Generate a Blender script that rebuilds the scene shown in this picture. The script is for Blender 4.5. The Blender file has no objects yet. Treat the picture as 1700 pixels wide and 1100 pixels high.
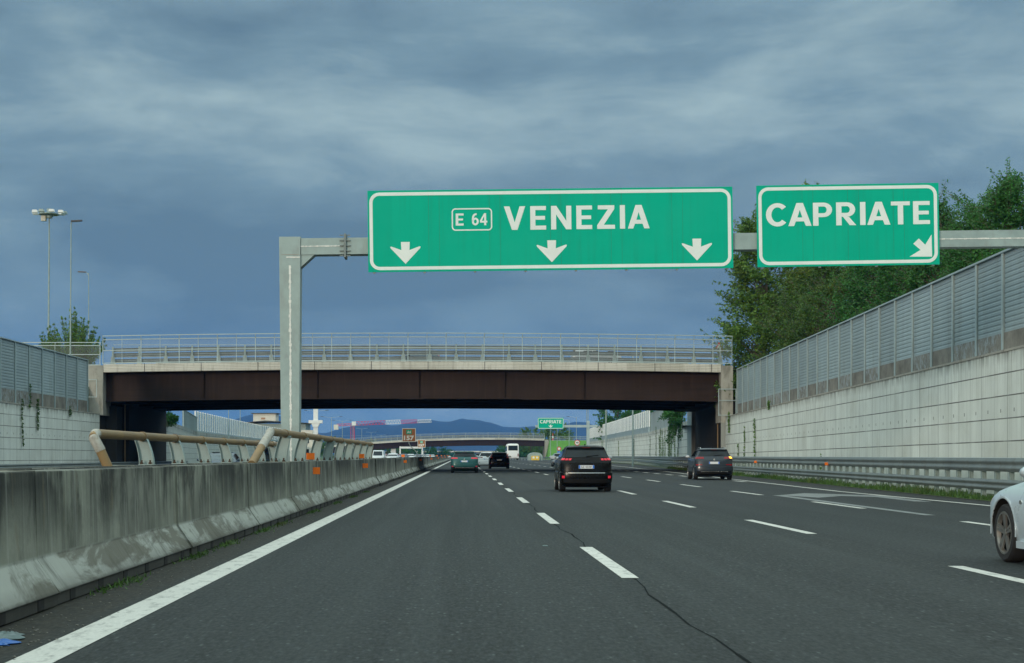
HAZE=8.5e-5; SUN_E=0.75; EXPO=0.85
import bpy, bmesh, math, random
from mathutils import Vector, Matrix
RN = random.Random(11)
SC = bpy.context.scene
COL = SC.collection
rad = math.radians
pi = math.pi

# ------------------------------------------------------------------ helpers
class MB:
    """collects geometry for ONE mesh object"""
    def __init__(s): s.v=[]; s.f=[]; s.m=[]; s.uv={}
    def quad(s,a,b,c,d,m=0,uv=None):
        i=len(s.v); s.v+= [tuple(a),tuple(b),tuple(c),tuple(d)]; s.f.append((i,i+1,i+2,i+3)); s.m.append(m)
        if uv: s.uv[len(s.f)-1]=uv
    def poly(s,pts,m=0):
        i=len(s.v); s.v+=[tuple(p) for p in pts]; s.f.append(tuple(range(i,i+len(pts)))); s.m.append(m)
    def box(s,x0,x1,y0,y1,z0,z1,m=0):
        i=len(s.v)
        s.v+=[(x0,y0,z0),(x1,y0,z0),(x1,y1,z0),(x0,y1,z0),(x0,y0,z1),(x1,y0,z1),(x1,y1,z1),(x0,y1,z1)]
        for q in ((0,3,2,1),(4,5,6,7),(0,1,5,4),(1,2,6,5),(2,3,7,6),(3,0,4,7)):
            s.f.append(tuple(i+k for k in q)); s.m.append(m)
    def prism(s,pts,off,m=0):
        """closed solid: polygon pts extruded by vector off"""
        n=len(pts); i=len(s.v); o=Vector(off)
        s.v+=[tuple(p) for p in pts]+[tuple(Vector(p)+o) for p in pts]
        s.f.append(tuple(range(i,i+n))); s.m.append(m)
        s.f.append(tuple(range(i+2*n-1,i+n-1,-1))); s.m.append(m)
        for k in range(n):
            l=(k+1)%n
            s.f.append((i+l,i+k,i+n+k,i+n+l)); s.m.append(m)
    def bar(s,a,b,w,h=None,m=0):
        """rectangular bar between two points"""
        a=Vector(a); b=Vector(b); h=h or w; d=(b-a).normalized()
        up=Vector((0,0,1)) if abs(d.z)<.9 else Vector((0,1,0))
        r=d.cross(up).normalized(); u=r.cross(d)
        P=[a+r*w/2*i+u*h/2*j for i,j in ((-1,-1),(1,-1),(1,1),(-1,1))]
        s.prism(P,b-a,m)
    def tube(s,pts,r,n=8,m=0,caps=True):
        pts=[Vector(p) for p in pts]; rs=r if isinstance(r,(list,tuple)) else [r]*len(pts)
        base=len(s.v); ref=None
        for k,p in enumerate(pts):
            d=(pts[min(k+1,len(pts)-1)]-pts[max(k-1,0)]).normalized()
            if ref is None:
                ref=Vector((0,0,1)) if abs(d.z)<.9 else Vector((1,0,0))
            x=d.cross(ref).normalized(); y=x.cross(d).normalized(); ref=y
            for j in range(n):
                t=2*pi*j/n
                s.v.append(tuple(p+(x*math.cos(t)+y*math.sin(t))*rs[k]))
        for k in range(len(pts)-1):
            for j in range(n):
                l=(j+1)%n
                s.f.append((base+k*n+j,base+k*n+l,base+(k+1)*n+l,base+(k+1)*n+j)); s.m.append(m)
        if caps:
            s.f.append(tuple(base+j for j in reversed(range(n)))); s.m.append(m)
            e=base+(len(pts)-1)*n
            s.f.append(tuple(e+j for j in range(n))); s.m.append(m)
    def lathe(s,prof,n=24,axis='X',o=(0,0,0),m=0,caps=True):
        """prof: (axial, radius) pairs"""
        base=len(s.v)
        for a,r in prof:
            for j in range(n):
                t=2*pi*j/n; c,q=math.cos(t)*r,math.sin(t)*r
                p={'X':(a,c,q),'Y':(c,a,q),'Z':(c,q,a)}[axis]
                s.v.append((p[0]+o[0],p[1]+o[1],p[2]+o[2]))
        for k in range(len(prof)-1):
            for j in range(n):
                l=(j+1)%n
                s.f.append((base+k*n+j,base+k*n+l,base+(k+1)*n+l,base+(k+1)*n+j)); s.m.append(m)
        for k in (0,len(prof)-1):
            if caps and prof[k][1]>1e-6:
                s.f.append(tuple(base+k*n+j for j in range(n))); s.m.append(m)
    def sweep(s,path,prof,m=0,closed=False,lean=None):
        """prof [(offset to the right of travel, z)] swept along path [(x,y,z)] ; uv = (arc length, z)"""
        n=len(prof); base=len(s.v); L=[0]; P=[Vector(p) for p in path]
        for k,p in enumerate(P):
            if k: L.append(L[-1]+(p-P[k-1]).length)
            d=P[min(k+1,len(P)-1)]-P[max(k-1,0)]; d.z=0; d.normalize(); r=Vector((d.y,-d.x,0))
            for o,z in prof: s.v.append(tuple(p+r*o+Vector((0,0,z))))
        for k in range(len(P)-1):
            for j in range(n if closed else n-1):
                l=(j+1)%n
                s.f.append((base+k*n+j,base+(k+1)*n+j,base+(k+1)*n+l,base+k*n+l)); s.m.append(m)
                s.uv[len(s.f)-1]=((L[k],prof[j][1]),(L[k+1],prof[j][1]),(L[k+1],prof[l][1]),(L[k],prof[l][1]))
        if closed:
            s.f.append(tuple(base+j for j in range(n))); s.m.append(m)
            e=base+(len(P)-1)*n; s.f.append(tuple(e+j for j in reversed(range(n)))); s.m.append(m)
    def grid(s,fn,nu,nv,m=0,flip=False):
        b=len(s.v)
        for j in range(nv+1):
            for i in range(nu+1): s.v.append(tuple(fn(i/nu,j/nv)))
        for j in range(nv):
            for i in range(nu):
                q=(b+j*(nu+1)+i,b+j*(nu+1)+i+1,b+(j+1)*(nu+1)+i+1,b+(j+1)*(nu+1)+i)
                s.f.append(q[::-1] if flip else q); s.m.append(m)
    def build(s,name,mats,parent=None,smooth=None,recalc=False,local=False):
        me=bpy.data.meshes.new(name)
        V=s.v
        if parent is not None and not local:
            L=Vector((0,0,0)); p=parent
            while p is not None: L=L+p.location; p=p.parent
            V=[(x-L.x,y-L.y,z-L.z) for x,y,z in V]
        me.from_pydata(V,[],s.f)
        if not isinstance(mats,(list,tuple)): mats=[mats]
        for q in mats: me.materials.append(q)
        if len(mats)>1: me.polygons.foreach_set('material_index',s.m)
        if s.uv:
            ul=me.uv_layers.new(name='UVMap')
            for fi,uvs in s.uv.items():
                st=me.polygons[fi].loop_start
                for k,u in enumerate(uvs): ul.data[st+k].uv=u
        if recalc:
            bm=bmesh.new(); bm.from_mesh(me); bmesh.ops.recalc_face_normals(bm,faces=bm.faces); bm.to_mesh(me); bm.free()
        if smooth is not None:
            me.polygons.foreach_set('use_smooth',[True]*len(me.polygons))
            me.set_sharp_from_angle(angle=rad(smooth))
        me.update()
        o=bpy.data.objects.new(name,me); COL.objects.link(o)
        if parent is not None: o.parent=parent
        return o

def tag(o,label=None,cat=None,group=None,kind=None):
    if label: o['label']=label
    if cat: o['category']=cat
    if group: o['group']=group
    if kind: o['kind']=kind
    return o
def thing(name,label,cat,loc=(0,0,0),rotz=0,group=None):
    o=bpy.data.objects.new(name,None); COL.objects.link(o); o.empty_display_size=.2
    o.location=loc; o.rotation_euler=(0,0,rotz)
    return tag(o,label,cat,group)
def dup(root,loc,rotz=None,label=None,group=None,scale=None):
    """copy of a thing with copies of its parts and sub-parts"""
    kids={}
    def cp(o,par):
        c=o.copy(); COL.objects.link(c)
        if par is not None: c.parent=par
        for ch in list(o.children): cp(ch,c)
        return c
    r=cp(root,None); r.location=loc
    if rotz is not None: r.rotation_euler=(r.rotation_euler[0],r.rotation_euler[1],rotz)
    if label: r['label']=label
    if group: r['group']=group
    if scale: r.scale=(scale,)*3 if not isinstance(scale,tuple) else scale
    return r
def partcopy(o,loc,parent,rotz=None):
    c=o.copy(); COL.objects.link(c); c.parent=parent; c.location=loc
    if rotz is not None: c.rotation_euler=(0,0,rotz)
    for k in list(o.children): partcopy(k,k.location,c)
    return c

# ------------------------------------------------------------------ materials
def newmat(name):
    m=bpy.data.materials.new(name); m.use_nodes=True
    nt=m.node_tree; b=nt.nodes['Principled BSDF']
    return m,nt,b
def N(nt,t,**kw):
    n=nt.nodes.new(t)
    for k,v in kw.items():
        if k in n.inputs: n.inputs[k].default_value=v
        else: setattr(n,k,v)
    return n
def L(nt,a,b): nt.links.new(a,b)
def mathn(nt,op,a,b=None,c=None,clamp=False):
    n=nt.nodes.new('ShaderNodeMath'); n.operation=op; n.use_clamp=clamp
    for i,x in enumerate((a,b,c)):
        if x is None: continue
        if isinstance(x,(int,float)): n.inputs[i].default_value=x
        else: L(nt,x,n.inputs[i])
    return n.outputs[0]
def mapr(nt,x,a,b,c=0,d=1):
    n=nt.nodes.new('ShaderNodeMapRange'); n.clamp=True
    L(nt,x,n.inputs[0])
    for i,v in enumerate((a,b,c,d)): n.inputs[i+1].default_value=v
    return n.outputs[0]
def mixc(nt,fac,a,b,mode='MIX'):
    n=nt.nodes.new('ShaderNodeMix'); n.data_type='RGBA'; n.blend_type=mode
    if isinstance(fac,(int,float)): n.inputs[0].default_value=fac
    else: L(nt,fac,n.inputs[0])
    for i,x in ((6,a),(7,b)):
        if isinstance(x,(tuple,list)): n.inputs[i].default_value=(*x[:3],1)
        else: L(nt,x,n.inputs[i])
    return n.outputs[2]
def coords(nt,kind='Object',scale=(1,1,1),loc=(0,0,0)):
    mp=nt.nodes.new('ShaderNodeMapping'); mp.inputs['Scale'].default_value=scale; mp.inputs['Location'].default_value=loc
    if kind=='Position':
        g=nt.nodes.new('ShaderNodeNewGeometry'); L(nt,g.outputs['Position'],mp.inputs[0])
    else:
        t=nt.nodes.new('ShaderNodeTexCoord'); L(nt,t.outputs[kind],mp.inputs[0])
    return mp.outputs[0]
def noise(nt,vec,scale=5,detail=4,rough=.55,dist=0):
    n=N(nt,'ShaderNodeTexNoise',Scale=scale,Detail=detail,Roughness=rough,Distortion=dist); L(nt,vec,n.inputs['Vector'])
    return n.outputs['Fac']
def bump(nt,b,h,strength=.3,dist=.01):
    n=N(nt,'ShaderNodeBump',Strength=strength,Distance=dist); L(nt,h,n.inputs['Height']); L(nt,n.outputs[0],b.inputs['Normal'])
def pm(name,c,rough=.55,metal=0,var=.18,scale=3,dirt=None,dirtamt=.0,coat=0,bumpy=0,kind='Object',emit=0,spec=None):
    """general procedural material: colour with noise wear, roughness variation"""
    m,nt,b=newmat(name); v=coords(nt,kind)
    f=noise(nt,v,scale,5,.6); f=mapr(nt,f,.3,.7)
    lo=tuple(x*(1-var) for x in c); hi=tuple(min(1,x*(1+var)) for x in c)
    col=mixc(nt,f,lo,hi)
    if dirt:
        g=noise(nt,coords(nt,kind,(1,1,.35)),scale*2.3,6,.65,.4); g=mapr(nt,g,.52,.75,0,dirtamt)
        col=mixc(nt,g,col,dirt)
    L(nt,col,b.inputs['Base Color'])
    rr=mapr(nt,f,0,1,max(0,rough-.08),min(1,rough+.08)); L(nt,rr,b.inputs['Roughness'])
    b.inputs['Metallic'].default_value=metal
    if spec is not None: b.inputs['Specular IOR Level'].default_value=spec
    if coat: b.inputs['Coat Weight'].default_value=coat; b.inputs['Coat Roughness'].default_value=.05
    if bumpy: bump(nt,b,noise(nt,v,scale*12,4),bumpy,.01)
    if emit: b.inputs['Emission Color'].default_value=(*c,1); b.inputs['Emission Strength'].default_value=emit
    return m

M={}
M['galv']=pm('galvanised steel',(.29,.37,.36),.55,.1,.14,2.2,(.22,.23,.22),.5)
M['galv_pale']=pm('pale galvanised steel',(.36,.45,.46),.5,.1,.1,1.5,(.36,.38,.38),.5)
M['galv_rail']=pm('weathered guardrail steel',(.17,.20,.197),.55,.2,.2,.9,(.11,.10,.085),.6)
M['rust_tube']=pm('tan painted tube',(.225,.145,.062),.55,0,.2,1.2,(.14,.09,.05),.55,kind='Position')
M['tube_white']=pm('flaking white paint',(.36,.35,.31),.7,0,.15,9,(.20,.15,.09),.9)
M['bolt']=pm('rusty bolt',(.06,.035,.02),.8,0,.3,20)
M['sealant']=pm('white sealing compound',(.72,.72,.68),.8,0,.12,14)
M['fascia']=pm('aluminium fascia',(.58,.57,.51),.5,.15,.1,.6,(.35,.30,.22),.35,kind='Position')
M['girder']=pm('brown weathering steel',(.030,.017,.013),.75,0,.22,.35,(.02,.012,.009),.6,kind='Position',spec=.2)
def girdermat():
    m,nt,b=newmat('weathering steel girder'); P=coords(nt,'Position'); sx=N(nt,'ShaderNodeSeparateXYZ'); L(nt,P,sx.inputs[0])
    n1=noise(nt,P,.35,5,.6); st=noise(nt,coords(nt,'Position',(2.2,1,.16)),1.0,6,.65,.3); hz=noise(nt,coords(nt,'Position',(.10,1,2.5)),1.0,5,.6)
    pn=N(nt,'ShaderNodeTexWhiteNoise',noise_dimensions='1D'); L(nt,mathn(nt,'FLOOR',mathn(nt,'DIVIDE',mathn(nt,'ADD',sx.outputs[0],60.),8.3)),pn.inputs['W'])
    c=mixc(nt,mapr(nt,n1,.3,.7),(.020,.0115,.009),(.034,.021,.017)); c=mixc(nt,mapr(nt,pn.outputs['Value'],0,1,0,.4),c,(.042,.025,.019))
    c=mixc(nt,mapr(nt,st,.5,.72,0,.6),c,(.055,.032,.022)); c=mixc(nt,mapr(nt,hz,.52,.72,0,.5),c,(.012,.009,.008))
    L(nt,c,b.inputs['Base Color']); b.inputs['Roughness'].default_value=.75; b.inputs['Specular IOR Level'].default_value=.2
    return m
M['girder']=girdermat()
def fasciamat():
    m,nt,b=newmat('ribbed aluminium fascia'); P=coords(nt,'Position'); sx=N(nt,'ShaderNodeSeparateXYZ'); L(nt,P,sx.inputs[0])
    pn=N(nt,'ShaderNodeTexWhiteNoise',noise_dimensions='1D'); L(nt,mathn(nt,'FLOOR',mathn(nt,'DIVIDE',mathn(nt,'ADD',sx.outputs[0],64.3),4.26)),pn.inputs['W'])
    st=noise(nt,coords(nt,'Position',(3.5,1,.5)),1.0,6,.65,.2); n1=noise(nt,coords(nt,'Position',(.3,1,2)),1.,4)
    c=mixc(nt,mapr(nt,pn.outputs['Value'],0,1),(.50,.49,.43),(.64,.63,.57)); c=mixc(nt,mapr(nt,st,.5,.72,0,.55),c,(.24,.22,.17)); c=mixc(nt,mapr(nt,n1,.5,.7,0,.35),c,(.34,.33,.28))
    L(nt,c,b.inputs['Base Color']); b.inputs['Roughness'].default_value=.5
    return m
M['fascia']=fasciamat()
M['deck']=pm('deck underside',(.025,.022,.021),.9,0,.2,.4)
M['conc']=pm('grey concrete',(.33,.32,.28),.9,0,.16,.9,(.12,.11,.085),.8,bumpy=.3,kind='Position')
M['conc_dark']=pm('concrete darkened for shade',(.022,.022,.021),.9,0,.3,.5,kind='Position')  # shade under the overpass put into a near-black concrete colour
M['white_paint']=pm('white painted metal',(.74,.76,.75),.5,0,.06,2)
M['cream']=pm('cream render',(.66,.63,.55),.85,0,.1,.4)
M['roof_dark']=pm('dark roofing',(.08,.075,.07),.8,0,.2,1)
M['brick_render']=pm('orange render',(.42,.23,.13),.85,0,.12,.5)
M['sign_green']=pm('green retroreflective sheeting',(.0,.40,.255),.6,0,.05,.5,spec=.1)
def signmat(name,c,pw):
    m,nt,b=newmat(name); P=coords(nt,'Object'); sx=N(nt,'ShaderNodeSeparateXYZ'); L(nt,P,sx.inputs[0])
    wn=N(nt,'ShaderNodeTexWhiteNoise',noise_dimensions='1D'); L(nt,mathn(nt,'FLOOR',mathn(nt,'DIVIDE',mathn(nt,'ADD',sx.outputs[0],20.),pw)),wn.inputs['W'])
    c1=mixc(nt,mapr(nt,wn.outputs['Value'],0,1,0,.22),c,tuple(x*.72 for x in c))
    st=noise(nt,coords(nt,'Object',(6,1,.35)),1.2,5,.6,.3); c1=mixc(nt,mapr(nt,st,.50,.75,0,.22),c1,(.02,.19,.13))
    fd=noise(nt,coords(nt,'Object',(.5,1,.9)),.9,4); c1=mixc(nt,mapr(nt,fd,.45,.7,0,.15),c1,(.03,.46,.31))
    L(nt,c1,b.inputs['Base Color']); b.inputs['Roughness'].default_value=.55; b.inputs['Specular IOR Level'].default_value=.1
    bump(nt,b,noise(nt,coords(nt,'Object',(.8,1,.8)),1.,3),.25,.05)
    return m
M['sign_green']=signmat('green retroreflective sheeting',(.0,.41,.265),.794)
M['sign_white']=pm('white retroreflective sheeting',(.74,.79,.75),.4,0,.04,2)
M['sign_brown']=pm('brown sign sheeting',(.34,.125,.035),.45,0,.08,2)
M['sign_back']=pm('bare aluminium sign back',(.35,.36,.36),.5,.5,.1,2)
M['seam']=pm('sign panel seam',(.0,.22,.135),.5,0,.1,2)
M['orange']=pm('orange reflector',(1.0,.19,.012),.4,0,.08,6)
M['red_sign']=pm('red sign sheeting',(.55,.02,.02),.4,0,.05,4)
M['blue_sign']=pm('blue sign sheeting',(.02,.16,.60),.4,0,.05,4)
M['black']=pm('black plastic',(.004,.004,.0045),.6,0,.2,9,spec=.25)
M['rubber']=pm('tyre rubber',(.016,.016,.017),.85,0,.25,12)
M['chrome']=pm('satin chrome',(.62,.62,.60),.22,.9,.06,6)
M['rim']=pm('alloy wheel',(.30,.29,.27),.35,.7,.12,6)
M['dark_recess']=pm('dark recess',(.01,.01,.01),.9,0,.1,6)  # also gives the barrier's drainage slots their painted shade
M['yellow']=pm('yellow crash cushion',(.75,.50,.05),.5,0,.1,3)
M['crane_red']=pm('magenta red crane paint',(.55,.03,.08),.5,0,.1,1)
M['plate_white']=pm('plate white',(.70,.72,.74),.4,0,.03,9)
M['plate_blue']=pm('plate blue',(.02,.16,.62),.4,0,.03,9)
M['plate_ink']=pm('plate lettering',(.03,.03,.035),.5,0,.03,9)
M['trunk']=pm('bark',(.10,.085,.065),.9,0,.3,4,bumpy=.6)
M['lamp_head']=pm('dark lamp housing',(.05,.055,.065),.4,.4,.1,5)
M['paper_blue']=pm('blue plastic wrapping',(.01,.11,.40),.35,0,.25,9)
M['paper_grey']=pm('grey plastic sheet',(.11,.16,.16),.4,0,.25,9)
def glass(name,c=(.012,.018,.022),rough=.06):
    m,nt,b=newmat(name); v=coords(nt); f=noise(nt,v,1.5,3)
    L(nt,mixc(nt,mapr(nt,f,.3,.7),tuple(x*.7 for x in c),tuple(x*1.5 for x in c)),b.inputs['Base Color'])
    b.inputs['Roughness'].default_value=rough; b.inputs['IOR'].default_value=1.33
    return m
M['glass']=glass('tinted car glass')
M['glass_pale']=glass('pale car glass',(.05,.08,.09))
def lampmat(name,c,e):
    m,nt,b=newmat(name); f=N(nt,'ShaderNodeTexVoronoi',Scale=30.0); L(nt,coords(nt),f.inputs['Vector'])
    L(nt,mixc(nt,f.outputs['Distance'],c,tuple(x*.5 for x in c)),b.inputs['Base Color'])
    b.inputs['Roughness'].default_value=.15
    if e: b.inputs['Emission Color'].default_value=(*c,1); b.inputs['Emission Strength'].default_value=e
    return m
M['red_lens']=lampmat('red lamp lens',(.30,.008,.012),0)
M['red_lit']=lampmat('lit red tail lamp',(.75,.02,.045),.18)
M['amber_lit']=lampmat('lit amber indicator',(1.0,.42,.04),2.2)
M['clear_lens']=lampmat('clear lamp lens',(.75,.78,.80),0)
def paint(name,c,metal=.3,rough=.3,spec=.35,coat=.35):
    m,nt,b=newmat(name); v=coords(nt); f=noise(nt,v,1.3,4)
    L(nt,mixc(nt,mapr(nt,f,.3,.7),tuple(x*.9 for x in c),c),b.inputs['Base Color'])
    n=noise(nt,coords(nt,'Object',(1,1,1)),2.2,5); L(nt,mapr(nt,n,.3,.75,rough-.06,rough+.12),b.inputs['Roughness'])
    b.inputs['Metallic'].default_value=metal; b.inputs['Coat Weight'].default_value=coat; b.inputs['Specular IOR Level'].default_value=spec; b.inputs['Coat Roughness'].default_value=.06
    return m
M['p_black']=paint('black car paint',(.003,.0033,.004),.0,.25,.18,.08)
M['p_grey']=paint('dark grey metallic paint',(.024,.033,.044),.25,.32)
M['p_teal']=paint('teal metallic paint',(.017,.092,.09),.25,.32)
M['p_white']=paint('white car paint',(.66,.69,.70),0,.3)
M['p_pearl']=paint('silver white car paint',(.55,.62,.66),.15,.3)
M['p_blue']=paint('dark blue car paint',(.03,.06,.09),.4,.35)
M['p_red']=paint('red car paint',(.32,.03,.03),.2,.35)
M['p_silver']=paint('silver car paint',(.38,.40,.41),.5,.35)

def asphalt():
    m,nt,b=newmat('asphalt'); P=coords(nt,'Position')
    sx=N(nt,'ShaderNodeSeparateXYZ'); L(nt,P,sx.inputs[0]); X=sx.outputs[0]
    # grain
    g=noise(nt,coords(nt,'Position',(1,.30,1)),30,3,.7); g2=noise(nt,coords(nt,'Position',(1,.22,1)),13,4,.7)
    g3=noise(nt,coords(nt,'Position',(1,.3,1),(7,3,0)),5,4,.6)
    big=noise(nt,coords(nt,'Position',(1,.10,1)),.55,5,.55)
    g4=noise(nt,coords(nt,'Position',(1,.20,1),(3,8,0)),7.5,3,.6)
    c=mixc(nt,mapr(nt,g2,.34,.66),(.0015,.0034,.0036),(.030,.037,.0365))
    c=mixc(nt,mapr(nt,g4,.40,.62,.0,.55),c,(.009,.0125,.0122))
    c=mixc(nt,mapr(nt,g,.35,.70,.0,.5),c,(.008,.0115,.0113))
    c=mixc(nt,mapr(nt,g3,.35,.7,0,.35),c,(.023,.025,.023))
    sp=N(nt,'ShaderNodeTexVoronoi',Scale=13.0); L(nt,coords(nt,'Position',(1,.28,1)),sp.inputs['Vector'])
    c=mixc(nt,mapr(nt,sp.outputs['Distance'],.05,.20,.85,0),c,(.105,.122,.118))
    c=mixc(nt,mapr(nt,big,.35,.68,0,.35),c,(.018,.023,.0225))
    # lengthwise wear streaks, paler wheel tracks, a few dark patches
    ls=noise(nt,coords(nt,'Position',(2.6,.035,1)),1.0,5,.6); c=mixc(nt,mapr(nt,ls,.45,.70,0,.42),c,(.040,.047,.046))
    ls2=noise(nt,coords(nt,'Position',(3.4,.05,1),(9,2,0)),1.0,4,.6); c=mixc(nt,mapr(nt,ls2,.50,.70,0,.55),c,(.010,.0135,.0135))
    pt=noise(nt,coords(nt,'Position',(.8,.12,1),(2,5,0)),1.0,3,.5,.4); c=mixc(nt,mapr(nt,pt,.57,.62,0,.35),c,(.012,.015,.015))
    jw=mathn(nt,'MULTIPLY',mathn(nt,'SUBTRACT',noise(nt,coords(nt,'Position',(.2,.5,1)),1.0,3),.5),.16)
    for x0 in (5.58,9.40,12.62):
        dj=mathn(nt,'ABSOLUTE',mathn(nt,'SUBTRACT',mathn(nt,'ADD',X,jw),x0)); c=mixc(nt,mapr(nt,dj,.012,.07,.6,0),c,(.007,.008,.008))
    # newer, darker surfacing in the outer lanes; worn brownish hard shoulder; grimy verge by the median
    lane=mathn(nt,'MULTIPLY',mapr(nt,X,5.40,5.50),mapr(nt,X,12.4,12.7,1,0))
    c=mixc(nt,mathn(nt,'MULTIPLY',lane,.40),c,(.012,.0165,.018))
    sh=mapr(nt,X,12.9,13.6); shn=mathn(nt,'MULTIPLY',sh,.45); c=mixc(nt,shn,c,(.026,.023,.021))
    ed=noise(nt,coords(nt,'Position',(1,.5,1)),1.8,5,.65)
    dx=mathn(nt,'ADD',X,mathn(nt,'MULTIPLY',mathn(nt,'SUBTRACT',ed,.5),.35))
    d=mathn(nt,'MULTIPLY',mathn(nt,'MULTIPLY',mapr(nt,dx,-2.85,-2.68,1,0),mapr(nt,X,-6.2,-5.9)),.85)
    dn=noise(nt,coords(nt,'Position',(1,.6,1)),9,7,.75)
    c=mixc(nt,d,c,mixc(nt,mapr(nt,dn,.35,.7),(.0055,.005,.0032),(.050,.042,.027)))
    # tyre-polished bands
    w=mathn(nt,'ABSOLUTE',mathn(nt,'SINE',mathn(nt,'MULTIPLY',mathn(nt,'SUBTRACT',X,-.2),pi/1.86)))
    c=mixc(nt,mapr(nt,w,.70,1,0,.20),c,(.034,.041,.040))
    L(nt,c,b.inputs['Base Color'])
    L(nt,mapr(nt,g,.3,.7,.68,.95),b.inputs['Roughness']); b.inputs['Specular IOR Level'].default_value=.35
    bump(nt,b,g,.5,.006)
    return m
M['asphalt']=asphalt()
def roadpaint(name,c,wear,scale=9):
    m,nt,b=newmat(name); n=noise(nt,coords(nt,'Position',(1,.35,1)),scale,6,.7); g=noise(nt,coords(nt,'Position',(1,.4,1)),45,3,.7)
    n2=noise(nt,coords(nt,'Position',(1,.3,1)),1.3,3)
    col=mixc(nt,mapr(nt,g,.3,.75),tuple(x*.82 for x in c),c)
    col=mixc(nt,mapr(nt,n,wear,wear+.22,0,.75),col,(.09,.093,.09))
    col=mixc(nt,mapr(nt,n2,.45,.7,0,.25),col,tuple(x*.6 for x in c))
    L(nt,col,b.inputs['Base Color']); b.inputs['Roughness'].default_value=.75
    bump(nt,b,g,.4,.004)
    return m
M['mark']=roadpaint('white road paint',(.67,.655,.60),.51)
M['mark_old']=roadpaint('faded grey road paint',(.22,.235,.23),.50,5)
M['crack']=pm('bitumen crack sealing',(.011,.0135,.0135),.95,0,.3,3,spec=.05)

def barrier_mat():
    m,nt,b=newmat('weathered barrier concrete'); P=coords(nt,'Position')
    sx=N(nt,'ShaderNodeSeparateXYZ'); L(nt,P,sx.inputs[0]); Z=sx.outputs[2]
    n1=noise(nt,coords(nt,'Position',(.5,1,.9)),1.2,6,.6); n2=noise(nt,P,17,5,.7)
    c=mixc(nt,mapr(nt,n1,.35,.65),(.11,.12,.092),(.31,.325,.265))
    c=mixc(nt,mapr(nt,n2,.35,.75,0,.45),c,(.17,.16,.125))
    oi=N(nt,'ShaderNodeObjectInfo'); c=mixc(nt,mapr(nt,oi.outputs['Random'],0,1,0,.45),c,(.27,.285,.25))
    # slab-wide tone changes and patches of lichen
    n5=noise(nt,coords(nt,'Position',(1,.16,.2)),2.0,2); c=mixc(nt,mapr(nt,n5,.4,.6,0,.4),c,(.15,.15,.13))
    # black runs from the top edge: broad blotchy stains plus a few narrow runs
    s1=noise(nt,coords(nt,'Position',(1,1.5,.42)),1.5,6,.62,.5); s2=noise(nt,coords(nt,'Position',(1,6.0,.20)),1.3,5,.62,.3)
    clus=mapr(nt,noise(nt,coords(nt,'Position',(1,.30,.1),(0,3.3,0)),1.0,3,.5),.40,.58)
    up=mathn(nt,'MULTIPLY',mapr(nt,Z,.38,.95,.32,1),mapr(nt,Z,.35,.39))
    st=mathn(nt,'MAXIMUM',mapr(nt,s1,.46,.56),mathn(nt,'MULTIPLY',mapr(nt,s2,.50,.62),mathn(nt,'MULTIPLY',clus,.95)))
    gr=noise(nt,coords(nt,'Position',(1,1,1)),9,4,.7); st=mathn(nt,'MULTIPLY',st,mapr(nt,gr,.3,.6,.65,1))
    c=mixc(nt,mathn(nt,'MULTIPLY',mathn(nt,'MULTIPLY',st,up),.92),c,(.020,.022,.018))
    # the upper half of the face is soot black in places, with ochre rust below fixings
    so=noise(nt,coords(nt,'Position',(1,.38,.5),(0,2.6,0)),1.0,5,.6,.3); c=mixc(nt,mathn(nt,'MULTIPLY',mathn(nt,'MULTIPLY',mapr(nt,so,.44,.54),mapr(nt,Z,.50,.98)),.86),c,(.014,.016,.014))
    oc=noise(nt,coords(nt,'Position',(1,2.2,.6),(1,5,0)),1.6,4,.6); c=mixc(nt,mathn(nt,'MULTIPLY',mapr(nt,oc,.60,.70),.45),c,(.17,.13,.07))
    pv_=N(nt,'ShaderNodeTexVoronoi',Scale=3.2); L(nt,coords(nt,'Position',(.2,1,1)),pv_.inputs['Vector']); c=mixc(nt,mapr(nt,pv_.outputs['Distance'],.035,.055,.8,0),c,(.03,.03,.027))
    # pale calcite runs
    s3=noise(nt,coords(nt,'Position',(1,6,.15),(3,7,1)),1.6,4,.6,.3)
    c=mixc(nt,mathn(nt,'MULTIPLY',mapr(nt,s3,.58,.70),.5),c,(.36,.37,.33))
    # skirt of the barrier is scuffed: pale with dark diagonal scrapes
    sk=mapr(nt,Z,.385,.41,1,0)
    s4=noise(nt,coords(nt,'Position',(1,1.9,.8),(0,0,0)),1.4,6,.7,.6)
    c=mixc(nt,mathn(nt,'MULTIPLY',sk,.75),c,(.40,.42,.385))
    c=mixc(nt,mathn(nt,'MULTIPLY',sk,mapr(nt,s4,.50,.68,0,.7)),c,(.05,.048,.036))
    gz=noise(nt,coords(nt,'Position',(1,.55,2.5)),1.1,5,.65,.5); c=mixc(nt,mathn(nt,'MULTIPLY',sk,mapr(nt,gz,.47,.56,0,.8)),c,(.10,.095,.07))
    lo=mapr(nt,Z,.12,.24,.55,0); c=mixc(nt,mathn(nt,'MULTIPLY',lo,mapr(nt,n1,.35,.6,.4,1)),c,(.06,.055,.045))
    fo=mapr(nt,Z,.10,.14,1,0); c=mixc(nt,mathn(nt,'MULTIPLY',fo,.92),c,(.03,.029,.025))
    L(nt,c,b.inputs['Base Color']); b.inputs['Roughness'].default_value=.9
    bump(nt,b,n2,.35,.01)
    return m
M['barrier']=barrier_mat()

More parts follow.
